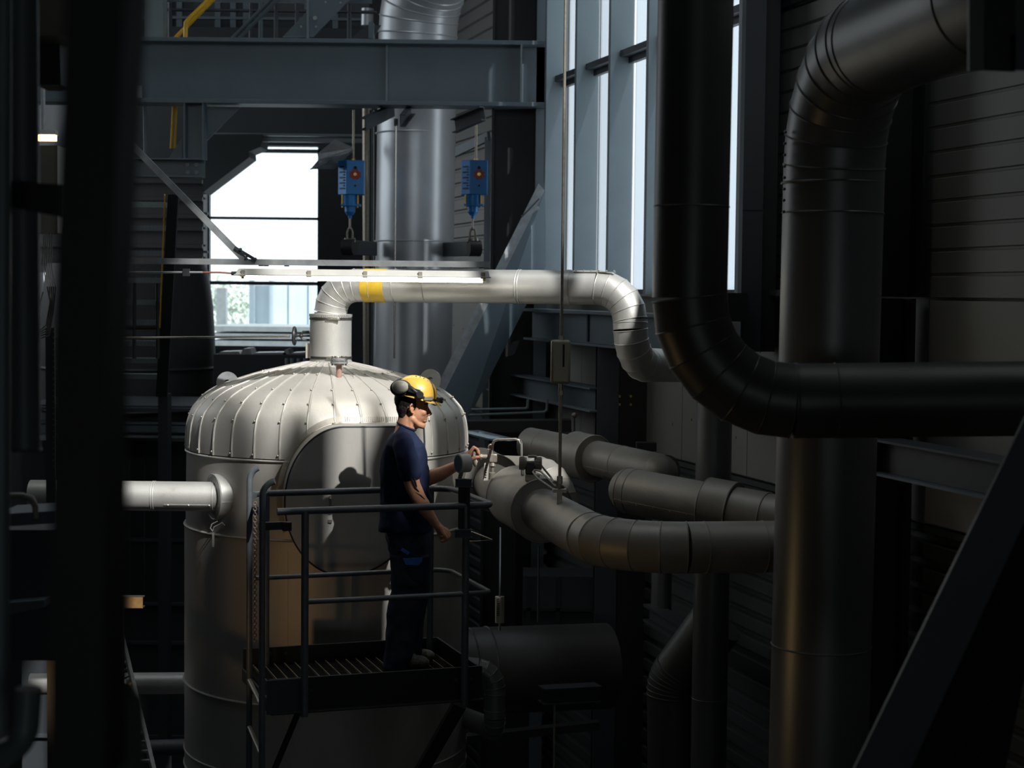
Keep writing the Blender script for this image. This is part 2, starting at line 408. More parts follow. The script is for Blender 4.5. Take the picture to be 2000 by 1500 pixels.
# columns on the right wall ------------------------------------------------
def hcol(name, px0, px1, Y, z0, z1, label, m='black', dep=.3, face=None, grp=None):
    a, b = P(px0, 600, Y), P(px1, 600, Y); c = (a+b)/2; wd = (b-a).length
    g = thing(name, (c.x, c.y+dep/2, z0), label, 'column', grp)
    mb = MB(); mb.bar((c.x-wd/2+.012, c.y+dep/2, z0), (c.x-wd/2+.012, c.y+dep/2, z1), dep, .024, (1,0,0))
    mb.bar((c.x+wd/2-.012, c.y+dep/2, z0), (c.x+wd/2-.012, c.y+dep/2, z1), dep, .024, (1,0,0))
    mb.build('flange', m, g, smooth=0)
    MB().box((c.x, c.y+dep/2, (z0+z1)/2), wd-.03, .016, z1-z0).build('web', m, g, smooth=0)
    return g
def wcol(name, s, off, wa, wb, z0, z1, label, m='black', m2=None):
    """H column standing by the right wall: flanges parallel to the wall direction"""
    c = WP(s, 0, off); g = thing(name, (c.x, c.y, z0), label, 'column')
    for k in (-1, 1):
        MB().box((c+WN*k*(wa/2-.012))+V((0,0,(z0+z1)/2)), .024, wb, z1-z0, (WN, WU, V((0,0,1)))).build('flange', m2 if (m2 and k == 1) else m, g, smooth=0)
    MB().box(c+V((0,0,(z0+z1)/2)), wa-.048, .018, z1-z0, (WN, WU, V((0,0,1)))).build('web', m, g, smooth=0)
    return g
hcol('steel_column', 957, 1045, 17.2, 0, 10.15, 'black steel column between the far corrugated cladding and the tall windows', 'black')
g = thing('steel_column', P(1055, 1400, 17.2).to_3d()*1, 'blue grey column carrying the right end of the big crossbeam', 'column')
a, b = P(1043, 600, 17.0), P(1068, 600, 17.0)
MB().box(((a.x+b.x)/2, 17.15, 7.5), b.x-a.x, .02, 15).build('flange', 'steel', g, smooth=0)
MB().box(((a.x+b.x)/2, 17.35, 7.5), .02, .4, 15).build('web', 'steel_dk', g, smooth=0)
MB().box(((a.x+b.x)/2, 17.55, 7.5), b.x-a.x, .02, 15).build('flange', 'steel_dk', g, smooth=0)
# panelled black column right of the last window
p = P(1478, 300, 11.9); g = thing('steel_column', (p.x, p.y, 6.62), 'black panelled column standing right of the last window bay', 'column')
a, b, c = P(1452, 300, 12.0), P(1497, 300, 11.9), P(1525, 300, 11.9)
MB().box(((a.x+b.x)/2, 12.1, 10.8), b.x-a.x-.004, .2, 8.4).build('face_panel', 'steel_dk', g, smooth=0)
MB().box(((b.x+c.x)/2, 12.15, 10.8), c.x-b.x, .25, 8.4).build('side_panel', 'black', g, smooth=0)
sm = MB()
for zz in (7.6, 9.1, 8.3+2.1): sm.box(((a.x+b.x)/2, 11.999, zz), b.x-a.x-.002, .006, .008)
sm.build('panel_joint', 'black', g, smooth=0)
a = PW(1765, 300, .25)
wcol('steel_column', PW(1733, 300, .2).y, .2, .30, .30, 7.0, HH, 'black steel column right of the biggest vertical duct, upper part', 'black')
wcol('steel_column', PW(1706, 900, .25).y, .25, .30, .26, 0, 6.99, 'black steel column right of the biggest vertical duct, lower part', 'black')
# mid column in front of the wall
a, b, c = P(1166, 900, 14.6), P(1208, 900, 14.6), P(1281, 900, 14.3)
g = thing('steel_column', ((a.x+c.x)/2, 14.6, 0), 'heavy column with slate face and black side behind the valve pipe', 'column')
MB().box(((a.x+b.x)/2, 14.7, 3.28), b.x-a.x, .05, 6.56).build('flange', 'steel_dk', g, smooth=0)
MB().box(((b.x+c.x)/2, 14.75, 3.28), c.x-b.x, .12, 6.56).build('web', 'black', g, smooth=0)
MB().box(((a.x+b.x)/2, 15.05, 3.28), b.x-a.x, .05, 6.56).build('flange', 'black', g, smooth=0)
bt = MB()
for px, py in ((1210, 774), (1232, 774), (1210, 790), (1232, 790)): bt.bolt(P(px, py, 14.69), (0,-1,0), .012, .01)
split_build(bt, 'bolt', 'brass', g)
hcol('steel_column', 943, 1012, 15.8, 0, 5.2, 'black column low down between the tank and the corrugated wall', 'black')

# sill beam under the windows
a, b = PW(1040, 634, .3), PW(1345, 672, .3)
g = thing('steel_beam', (a+b)/2, 'slate blue wide sill beam under the tall windows, right of the diagonal brace', 'beam')
za = a.z; a0 = WP(a.y, 0, .32); b0 = WP(b.y, 0, .32)
MB().bar(V((a0.x, a0.y, za)), V((b0.x, b0.y, za)), .02, .25).build('web', 'steel', g, smooth=0)
MB().bar(V((a0.x, a0.y, za+.15)), V((b0.x, b0.y, za+.15)), .26, .025).build('flange', 'steel', g, smooth=0)
MB().bar(V((a0.x, a0.y, za-.135)), V((b0.x, b0.y, za-.135)), .2, .02).build('flange', 'steel', g, smooth=0)
MB().box(P(1049, 630, 16.9), .09, .02, .19).build('end_bracket', 'steel_lt', g, smooth=0)
st = MB(); q = PW(1147, 640, .34); st.box(q, .012, .05, .25); st.build('stiffener', 'steel', g, smooth=0)
# lower wall beams
for (pa, pb, off, m, lb) in (((962, 742), (1166, 779), .3, 'steel', 'slate horizontal beam on the wall between the tank and the heavy column'),
                             ((1712, 888), (1975, 938), .3, 'steel_dk', 'dark horizontal beam on the wall right of the biggest vertical duct')):
    a, b = PW(*pa, off), PW(*pb, off); z = (a.z+b.z)/2
    g = thing('steel_beam', (a+b)/2, lb, 'beam')
    A, B = WP(a.y, z, off), WP(b.y, z, off)
    MB().bar(A, B, .012, .19).build('web', m, g, smooth=0)
    MB().bar(A+V((0,0,.1)), B+V((0,0,.1)), .2, .014).build('flange', m, g, smooth=0)
    MB().bar(A-V((0,0,.1)), B-V((0,0,.1)), .2, .014).build('flange', 'steel_lt' if m == 'steel' else 'steel', g, smooth=0)

# diagonal brace
c1, c2 = P(1040, 385, 16.6), P(838, 800, 15.9)
d = (c2-c1).normalized()
g = thing('diagonal_brace', c2, 'broad blue grey diagonal brace running down behind the tank from the crossbeam end', 'brace')
l1, l2 = P(1052, 358, 16.6), P(845, 770, 15.9); m1, m2 = P(1064, 372, 16.6), P(868, 765, 15.9)
r1, r2 = P(1066, 520, 16.6), P(905, 838, 15.9)
MB().prism([l1, m1, m2, l2], (0, .5, 0)).build('flange', 'galv', g, smooth=0)
MB().prism([m1, P(1066, 440, 16.6), r1, r2, m2], (0, .03, 0)).build('web', 'steel', g, smooth=0)
MB().bar(P(1052, 405, 16.55), P(1020, 424, 16.5), .03, .03).build('conduit', 'galv', g)
MB().bar(P(1053, 388, 16.5), P(1019, 424, 16.45), .012, .012).build('conduit', 'steel_dk', g)

# ---------------------------------------------------------------- far end wall with its big window
FY = 24.0
def fz(py, px=500): return P(px, py, FY).z
def fx(px, py=500): return P(px, py, FY).x
wb = MB()
wx0, wx1, wz0, wz1 = fx(400), fx(624), fz(683), fz(284)
sx0, sx1, sz0, sz1 = fx(76), fx(92), fz(872), fz(455)
def slab(mb, xa, xb, za, zb, th=.25): mb.box(((xa+xb)/2, FY+th/2, (za+zb)/2), xb-xa, th, zb-za)
slab(wb, -9, sx0, 0, HH); slab(wb, sx0, sx1, 0, sz0); slab(wb, sx0, sx1, sz1, HH)
slab(wb, sx1, wx0, 0, HH); slab(wb, wx0, wx1, 0, wz0); slab(wb, wx0, wx1, wz1, HH); slab(wb, wx1, 1.5, 0, HH)
struct(wb.build('wall_back', 'farwall', smooth=0))
g = thing('window_7', ((wx0+wx1)/2, FY, wz0), 'big bright window in the far end wall left of the tall duct', 'window', kind='structure')
MB().box(((wx0+wx1)/2, FY+.12, (wz0+wz1)/2), wx1-wx0, .01, wz1-wz0).build('pane', 'glass', g, smooth=0)
f = MB()
for px in (407, 622): f.box((fx(px), FY+.06, (wz0+wz1)/2), .03, .12, wz1-wz0)
for py, hh in ((426, .035), (553, .05), (294, .05), (680, .06)): f.box(((wx0+wx1)/2, FY+.06, fz(py)), wx1-wx0, .12, hh)
f.build('frame', 'steel_dk', g, smooth=0)
g = thing('window_8', ((sx0+sx1)/2, FY, sz0), 'narrow bright window slit at the far left of the end wall', 'window', kind='structure')
MB().box(((sx0+sx1)/2, FY+.12, (sz0+sz1)/2), sx1-sx0, .01, sz1-sz0).build('pane', 'glass', g, smooth=0)
portal(((wx0+wx1)/2, FY+.3, (wz0+wz1)/2), (0,-1,0), wx1-wx0, wz1-wz0)
# outdoors
struct(MB().box((-4, 40, 4.4), 60, 31, .1).build('ground', 'outside'))
g = thing('fence', P(560, 600, 34), 'pale ribbed metal fence outside beyond the far window', 'fence')
f = MB(); x = fx(488)*34/24
a, b = P(487, 560, 34), P(660, 560, 34); zb = 4.46
k = 0; xx = a.x
while xx < b.x:
    f.box((xx+.05, 34, (zb+P(560, 552, 34).z)/2+.1), .1, .05, P(560, 552, 34).z-zb+.2); f.box((xx+.25, 34.06, (zb+7.1)/2), .3, .03, 7.1-zb); xx += .4
f.build('ribbed_sheet', 'fence', g, smooth=0)
g = thing('stacked_panels', P(540, 680, 30), 'pale stack of panels lying outside the far window', 'stack')
for i in range(6):
    a, b = P(425, 634+i*14, 31-.1*i), P(660, 645+i*14, 29.5)
    MB().box(((a.x+b.x)/2, 31.2, a.z-.05), b.x-a.x+.1*random.random(), 2.4, .09).build('panel', 'timber', g, smooth=0)
MB().box(((P(425,634,31).x+P(660,640,31).x)/2, 31.2, (P(540,710,31).z+4.45)/2), 1.9, 2.2, P(540,710,31).z-4.45).build('pallet', 'timber', g, smooth=0)
MB().box(P(434, 610, 31.5), .18, .2, .9).build('upright', 'timber', g, smooth=0)
lf = MB()
for i in range(500):
    c = P(random.uniform(415, 495), random.gauss(585, 18), 36+random.random()); d1 = V((random.gauss(0,1), random.gauss(0,1), random.gauss(0,1))).normalized()
    d2 = d1.orthogonal().normalized(); lf.add([c, c+d1*.1+d2*.04, c+d1*.2, c+d1*.1-d2*.04], [(0,1,2,3)])
for i in range(12):
    c = P(random.uniform(415, 495), 640, 36.5); lf.tube([V((c.x, c.y, 4.45)), P((c.x/36.5)*F+1000, random.uniform(560, 590), 36.5)], .012, 5)
tag(lf.build('shrub', 'leaf', smooth=0, fix=False), 'pale green shrub growing outside at the left of the far window', 'shrub')

# machinery silhouettes round the far window -------------------------------------------
def px_poly(name, pts, Y, th, m, label, cat, group=None):
    mb = MB(); mb.prism([P(x, y, Y) for x, y in pts], (0, th, 0)); return tag(mb.build(name, m, smooth=0), label, cat, group)
px_poly('stair_soffit', [(396, 376), (487, 307), (486, 296), (509, 287), (512, 268), (512, 262), (396, 262)], 21.9, .6, 'farwall', 'dark sloping soffit plate cutting the top left corner of the far window', 'panel')
g = thing('wall_panelling', P(300, 530, 22.5), 'dark ribbed metal panelling behind the stair, left of the far window', 'panel')
mb = MB()
ys = 352
while ys < 520:
    h = 24 if (ys//24) % 2 else 34
    a, b = P(60, ys, 22.5), P(397, ys, 22.5); c, d_ = P(60, ys+h, 22.5), P(397, ys+h, 22.5)
    mb.prism([V((a.x, 22.5, a.z)), V((b.x, 22.5, a.z)), V((b.x, 22.5, c.z+.03)), V((a.x, 22.5, c.z+.03))], (0, .2, 0))
    mb.box(((a.x+b.x)/2, 22.46, a.z), b.x-a.x, .06, .05)
    ys += h
mb.build('ribbed_panel', 'walldark', g, smooth=0)
cl = MB()
for py in (377, 417, 492, 540): cl.box(P(401, py, 22.5), .07, .05, .03)
split_build(cl, 'clip', 'steel_dk', g, smooth=0)
# dark vessel between stair and window
c = P(250, 600, 21.0); prof = []
for py, pxr in ((830, 417), (690, 418), (660, 417.5), (600, 414), (560, 409), (530, 404), (515, 399)):
    q = P(pxr, py, 21.0); prof.append((q.x-c.x, q.z))
prof.append((prof[-1][0]-.7, prof[-1][1]+.06))
g = thing('dark_vessel', (c.x, 21.0, 0), 'dark rounded vessel standing behind the stair, left of the far window', 'tank')
MB().lathe([(r_, z_) for r_, z_ in [(prof[0][0], 0)]+prof], (c.x, 21.0, 0)).build('shell', 'walldark', g, smooth=40)
mb = MB()
for py in (718, 797): 
    z_ = P(417, py, 21.0).z; mb.ring((c.x, 21.0, z_), (0,0,1), prof[0][0]+.01, .02, 64)
split_build(mb, 'hoop', 'steel_dk', g)

# bank of dark cabinets below the far window
g = thing('cabinet_row', P(500, 800, 20), 'dark machine casing with pale clutter along its top below the far window', 'casing')
a, b = P(417, 692, 20), P(600, 692, 20)
MB().box(((a.x+b.x)/2, 20.4, a.z/2), b.x-a.x, .8, a.z).build('body', 'farwall', g, smooth=0)
mb = MB()
for x1, x2, y1 in ((425, 470, 686), (470, 492, 680), (492, 560, 688), (552, 566, 682), (566, 598, 688)):
    mb.prism([P(x1, 692, 20.1), P(x2, 692, 20.1), P(x2-4, y1, 20.1), P(x1+5, y1+1, 20.1)], (0, .4, 0))
mb.build('folded_sheet', 'galv', g, smooth=0)
mb = MB()
for px in (560, 570, 583, 596): mb.cyl(P(px, 700, 19.95), P(px, 790, 19.95), .022, 10)
split_build(mb, 'conduit', 'steel_lt', g)
# lower left background: ledge, channels, dark panels, pipe
g = thing('machine_casing', P(290, 1200, 19), 'dark blue grey machine casing low behind the tank at its left', 'casing')
a, b = P(40, 860, 19), P(440, 860, 19)
zt = P(300, 862, 19).z
MB().box(((a.x+b.x)/2, 19.4, zt/2), b.x-a.x, .8, zt).build('body', 'farwall', g, smooth=0)
mb = MB()
for py, m_ in ((1055, 0), (1180, 0), (1256, 0), (1440, 0)):
    q = P(300, py, 18.95); mb.box(((a.x+b.x)/2, 18.98, q.z), b.x-a.x, .06, .035)
for px in (252, 281): 
    q = P(px, 900, 18.95); mb.box((q.x, 18.98, zt-.9), .015, .04, 1.6)
mb.build('rib', 'steel_dk', g, smooth=0)
MB().box(P(230, 1267, 18.9), .16, .06, .22).build('junction_box', 'black', g, smooth=0)
g = thing('floor_edge_beam', P(290, 830, 18), 'stack of slate channels forming the platform edge left of the tank dome', 'beam')
for py, h, m_ in ((800, .05, 'steel_dk'), (827, .04, 'steel'), (838, .12, 'steel'), (853, .04, 'steel_lt')):
    a, b = P(40, py, 18), P(520, py, 18); MB().box(((a.x+b.x)/2, 18.1, P(300, py, 18).z), b.x-a.x, .2, h*.6).build('channel', m_, g, smooth=0)
a, b = P(40, 780, 18), P(430, 780, 18)
MB().box(((a.x+b.x)/2, 18.9, P(300, 800, 18).z+.02), b.x-a.x, 1.6, .03).build('deck', 'steel_dk', g, smooth=0)

# stair with grating treads
g = thing('metal_stair', P(270, 790, 17.5), 'dark metal stair with grating treads at the left behind the ceiling light', 'stair')
tr_px = [(397, 326), (443, 324), (492, 322), (545, 321), (588, 320), (627, 318), (668, 316), (702, 314), (733, 311)]
for i, (py, pxr) in enumerate(tr_px):
    Y = 15.6+.23*i
    a, b = P(150, py, Y), P(pxr, py, Y)
    mb = MB(); mb.box(((a.x+b.x)/2, Y+.12, b.z), b.x-a.x, .26, .012); mb.box(((a.x+b.x)/2, Y, b.z-.015), b.x-a.x, .012, .05)
    x = a.x
    while x < b.x: mb.box((x, Y-.008, b.z-.012), .008, .006, .05); x += .035
    mb.build('tread', 'steel_lt', g, smooth=0)
for dx in (0,):
    a, b = P(338, 360, 15.3), P(313, 775, 17.6)
    MB().prism([P(328, 380, 15.3), P(348, 380, 15.3), P(326, 775, 17.6), P(304, 775, 17.6)], (0, .05, 0)).build('stringer', 'farwall', g, smooth=0)
MB().bar(P(322, 380, 15.4), P(312, 640, 16.4), .012, .012).build('edge_strip', 'yellow', g, smooth=0)
q = P(318, 770, 17.6); MB().box((q.x, 17.7, q.z/2), .1, .2, q.z).build('post', 'farwall', g, smooth=0)
# guard behind the stair
g = thing('guard_frame', P(270, 640, 18), 'thin dark guard frame seen through the stair treads', 'railing')
mb = MB()
for px in (262, 308): mb.cyl(P(px, 540, 16.5), P(px, 700, 16.5), .02, 8)
for py in (640,): mb.cyl(P(200, py, 16.5), P(312, py, 16.5), .018, 8)
mb.build('tube', 'black', g)

# ---------------------------------------------------------------- main crossbeam and things above it
BY = 17.0
g = thing('steel_crossbeam', P(650, 207, BY), 'massive blue grey plate girder spanning the hall above the ceiling light', 'beam')
a, b = P(60, 136, BY), P(1065, 145, BY)
zt, zb = P(650, 76, BY).z, P(650, 203, BY).z
xL, xR = P(-60, 140, BY).x, P(1066, 140, BY).x
MB().box(((xL+xR)/2, BY+.15, (zt+zb)/2), xR-xL, .02, zt-zb).build('web', 'steel', g, smooth=0)
MB().box(((xL+xR)/2, BY+.15, zt-.02), xR-xL, .34, .042).build('flange', 'steel', g, smooth=0, bevel=.004)
MB().box(((xL+xR)/2, BY+.15, zb+.015), xR-xL, .34, .042).build('flange', 'steel', g, smooth=0, bevel=.004)
for px, dp in ((754, .04), (1018, .15)):
    MB().box((P(px, 140, BY).x, BY+.13-dp/2, (zt+zb)/2), .018, dp, zt-zb-.07).build('stiffener', 'steel_lt', g, smooth=0)
MB().box(((P(240,180,BY).x+P(277,180,BY).x)/2, BY-.03, P(260, 180, BY).z), .2, .03, .12).build('bracket_plate', 'galv', g, smooth=0)
# hanging frame under the left of the crossbeam
g = thing('bolted_steel_frame', P(330, 345, BY-.1), 'bolted slate steel hanger frame below the left part of the crossbeam', 'frame')
a, b = P(130, 328, BY-.2), P(397, 328, BY-.2)
mb = MB(); zc = P(320, 328, BY-.2).z
mb.channel((a.x, BY-.1, zc), (b.x, BY-.1, zc), .185, .16, 1, .014); mb.build('channel', 'steel', g, smooth=0, bevel=.003)
bt = MB()
for px in (367, 384):
    for py in (322, 337): bt.bolt(P(px, py, BY-.11), (0,-1,0), .022, .02)
split_build(bt, 'bolt', 'steel_lt', g)
mb = MB(); a, b = P(360, 260, BY), P(396, 260, BY); z0, z1 = P(380, 310, BY).z, zb
mb.box((a.x, BY+.1, (z0+z1)/2), .014, .22, z1-z0); mb.box((b.x, BY+.1, (z0+z1)/2), .014, .22, z1-z0); mb.box(((a.x+b.x)/2, BY+.14, (z0+z1)/2), b.x-a.x, .014, z1-z0)
mb.build('stub_column', 'steel', g, smooth=0)
MB().cyl(P(282, 208, BY+.2), P(284, 312, BY+.2), .018, 12).build('rod', 'steel', g)
px_poly('gusset_plate', [(397, 222), (412, 209), (470, 209), (397, 282)], BY+.2, .02, 'steel', 'dark triangular gusset with one bolt hole right of the stub column', 'plate')
px_poly('gusset_plate', [(335, 300), (354, 270), (354, 312), (328, 312)], BY+.2, .02, 'steel', 'small dark gusset left of the stub column', 'plate')
mb = MB()
for x1, x2 in ((338, 334), (343, 341)): mb.cyl(P(x1+2, 180, BY+.30), P(x2, 290, BY+.30), .012, 8)
tag(mb.build('yellow_handrail', 'yellow'), 'pair of thin yellow rails below the left of the crossbeam', 'handrail')
# horizontal purlins behind
for py, hh, lb in ((262, .03, 'thin grey purlin line above the far window, upper of two'), (272, .05, 'thin grey purlin line above the far window, lower of two')):
    a, b = P(405, py, 22), P(730, py, 22)
    tag(MB().box(((a.x+b.x)/2, 22, a.z), b.x-a.x, .1, hh).build('purlin', 'steel_lt', smooth=0), lb, 'beam')
# back plane above the girder
g = thing('upper_casing', P(600, 60, 21), 'dark grey machine casing with pipe loops behind the handrails above the crossbeam', 'casing')
a, b = P(230, 60, 21), P(720, 60, 21); z0, z1 = P(500, 60, 21).z, 11.6
MB().box(((a.x+b.x)/2, 21.3, (z0+z1)/2), b.x-a.x, .5, z1-z0).build('body', 'steel_dk', g, smooth=0)
mb = MB()
for px in (300, 330, 350, 425, 455, 480, 600, 655): mb.box((P(px, 30, 20.95).x, 20.98, z0+.4), .07, .06, .8)
mb.box(((a.x+b.x)/2, 20.97, P(400, 36, 21).z), b.x-a.x, .06, .03)
mb.build('rib', 'steel', g, smooth=0)
MB().box(((a.x+b.x)/2, 20.9, z0-.18), b.x-a.x, .3, .36).build('plinth', 'farwall', g, smooth=0)
# posts, stringers, handrails over the girder
GZ = zt
def gx(px): return P(px, 60, BY).x
tag(MB().box((P(300, 40, BY).x, BY+.1, GZ+1.5), P(318, 40, BY).x-P(281, 40, BY).x, .2, 3).build('steel_post', 'steel_lt', smooth=0), 'light blue grey square post standing on the crossbeam at its left', 'post')
g = thing('yellow_handrail', P(360, 70, BY+.3), 'bright yellow bent double handrail above the left of the crossbeam', 'handrail')
MB().tube([P(362, 76, BY+.25), P(363, 44, BY+.25), P(372, 34, BY+.25), P(415, -8, BY+.25), P(500, -90, BY+.25)], .022, 12).build('upper_tube', 'yellow', g)
MB().tube([P(330, 90, BY+.45), P(345, 72, BY+.45), P(425, -10, BY+.45), P(500, -90, BY+.45)], .022, 12).build('lower_tube', 'yellow', g)
g = thing('stair_railing', P(500, 60, BY+.8), 'dark slate stair handrails and posts above the middle of the crossbeam', 'railing')
mb = MB()
for a_, b_ in (((445, 84), (540, -12)), ((458, 84), (560, -20))): mb.cyl(P(*a_, BY+.8), P(*b_, BY+.8), .02, 10)
mb.build('sloping_tube', 'steel', g)
for px in (332, 490, 509, 539, 580, 682):
    MB().cyl(P(px+1, -60, BY+1.2), P(px, 84, BY+1.2), .024, 10).build('post', 'steel_dk' if px != 509 else 'steel', g)
MB().cyl(P(235, 18, BY+1.2), P(735, 24, BY+1.2), .018, 10).build('top_tube', 'steel_dk', g)
MB().box((P(450, 4, BY+1).x, BY+.9, P(450, 3, BY+1).z), 3.0, .03, .05).build('upper_tube', 'steel', g, smooth=0)
g = thing('stair_stringer', P(610, 70, BY+.3), 'slate stair stringer plate with pale bolt holes over the crossbeam', 'stair')
MB().prism([P(552, 72, BY+.3), P(602, 20, BY+.3), P(602, -40, BY+.3), P(640, -60, BY+.3), P(720, -40, BY+.3), P(612, 72, BY+.3)], (0, .02, 0)).build('plate', 'steel', g, smooth=0)
MB().box((P(601, 20, BY+.25).x, BY+.27, GZ+.3), .02, .06, 1.2).build('rib', 'steel_lt', g, smooth=0)
bt = MB()
for px, py in ((588, 52), (617, 52), (636, 4), (665, 5)): bt.tube([P(px, py, BY+.3), P(px, py, BY+.285)], .011, 10)
bt.tube([P(615, 35, BY+.3), P(615, 35, BY+.27)], .022, 8)
split_build(bt, 'bolt', 'galv', g)
g = thing('angle_bracket', P(710, 75, BY+.4), 'dark angle bracket standing on the crossbeam left of the duct bend', 'bracket')
MB().prism([P(686, 75, BY+.4), P(714, 50, BY+.4), P(744, 49, BY+.4), P(728, 75, BY+.4)], (0, .03, 0)).build('plate', 'steel_dk', g, smooth=0)
MB().box(P(726, 62, BY+.35), .05, .2, .16).build('web', 'steel', g, smooth=0)
tag(MB().cyl(P(718, 17, 19.5), P(717, 50, 19.5), .07, 20).build('vertical_pipe', 'duct'), 'short grey pipe length behind the angle bracket above the crossbeam', 'pipe')

# ---------------------------------------------------------------- pipes
def arc_pts(p0, p1, p2, rad, n):
    d1 = (p1-p0).normalized(); d2 = (p2-p1).normalized(); ang = d1.angle(d2)
    tl = rad*math.tan(ang/2); a = p1-d1*tl; 
    nrm = d1.cross(d2).normalized(); cdir = nrm.cross(d1).normalized(); c = a+cdir*rad
    out = []
    for i in range(n+1): out.append(c + Quaternion(nrm, ang*i/n) @ (a-c))
    return out
def pipe(name, label, pts, r, rads, m='clad', n=5, bands=(), seam=None, seg=48, group=None, straight='straight_section', cat='pipe', bead=None, r_end=None):
    """lagged pipe: straights and lobster-back elbows, each a part, with seam beads and screws"""
    pts = [V(p) for p in pts]; bead = bead or max(.0035, r*.022)
    if not isinstance(rads, (list, tuple)): rads = [rads]*(len(pts)-2)
    g = thing(name, min(pts, key=lambda q: q.z), label, cat, group)
    cur = pts[0]; k = 0
    for i in range(1, len(pts)):
        end = pts[i]
        if i < len(pts)-1:
            A = arc_pts(pts[i-1], pts[i], pts[i+1], rads[i-1], n); end = A[0]
        if (end-cur).length > .01:
            mb = MB(); d = (end-cur).normalized(); L = (end-cur).length
            mb.tube([cur, end], r, seg)
            for (si, frac) in bands:
                if si == k: mb.ring(cur+d*L*frac, d, r, bead, seg)
            if seam is not None:
                a = V((0,0,1)) if abs(d.z) < .9 else V((0,-1,0))
                X = d.cross(a).normalized(); Y = X.cross(d)
                o = X*math.cos(R(seam))+Y*math.sin(R(seam))
                mb.bar(cur+o*r, end+o*r, .02, .006, o)
                q = .06
                while q < L: mb.tube([cur+d*q+o*r, cur+d*q+o*(r+.008)], .006, 6); q += .14
            mb.build(straight, m, g, smooth=18)
        k += 1
        if i < len(pts)-1:
            mb = MB(); mb.tube(A, r, seg)
            for j in range(len(A)):
                d0 = (A[j]-A[j-1]).normalized() if j > 0 else (A[1]-A[0]).normalized()
                d1 = (A[j+1]-A[j]).normalized() if j < len(A)-1 else d0
                mb.ring(A[j], (d0+d1), r*1.004, bead, seg)
            mb.build('elbow', m, g, smooth=8)
            cur = A[-1]
    return g
def flange_cover(g, c, d, r, L, m='clad', name='flange_cover', buckle=True):
    c, d = V(c), V(d).normalized(); mb = MB(); mb.tube([c-d*L/2, c+d*L/2], r, 48)
    for k in (-.5, .5): mb.ring(c+d*L*k, d, r-.003, .006, 48)
    o = mb.build(name, m, g, smooth=20)
    return o

# tall duct behind the tank
DY = 18.6
dc = P(803, 500, DY); rD = 76/F*DY
tb = P(815, 30, DY)
g = pipe('vertical_duct', 'tall galvanised vertical duct rising behind the tank through the crossbeam level', [(dc.x, DY, 3.0), (dc.x+.06, DY, tb.z+.25), (dc.x+1.4, DY-2.3, tb.z+1.6)], rD, .75, 'duct', 5, bands=[(0, .0)], seg=64)
mb = MB()
for py in (262, 472): mb.ring((dc.x+.03, DY, P(803, py, DY).z), (0,0,1), rD, .008, 64)
mb.ring((dc.x+.05, DY, P(803, 100, DY).z), (0,0,1), rD, .01, 64); mb.ring((dc.x+.05, DY, P(803, 120, DY).z), (0,0,1), rD, .01, 64)
mb.build('seam_band', 'duct', g)
MB().box((P(811, 495, DY).x, DY-rD-.003, P(811, 495, DY).z), .015, .02, .26).build('seam_strip', 'duct', g)
for sx, sd_ in ((-1, 'left'), (1, 'right')):
    ca = V((dc.x+sx*(rD-.03), DY-.25, P(800, 488, DY).z)); cb = V((P(682 if sx < 0 else 926, 488, 17.7).x, 17.7, ca.z))
    mb = MB(); mb.bar(ca, cb, .1, .15); mb.build('support_arm', 'steel_dk', g, smooth=0, bevel=.006)
    mb = MB(); mb.cyl(cb+V((-.06*sx-.0, -.02, 0)), cb+V((.06*sx, .02, 0)), .085, 20); mb.build('arm_end_plate', 'darkpl', g)
MB().cyl(P(717, 210, 18.9), P(719, 720, 18.9), .055, 24).build('side_conduit', 'ssdull', g)
for px, m_ in ((725, 'steel'), (728.5, 'chrome'), (722, 'black')): MB().cyl(P(px+1, 215, 18.7), P(px, 720, 18.7), .009, 8).build('guide_wire', m_, g)

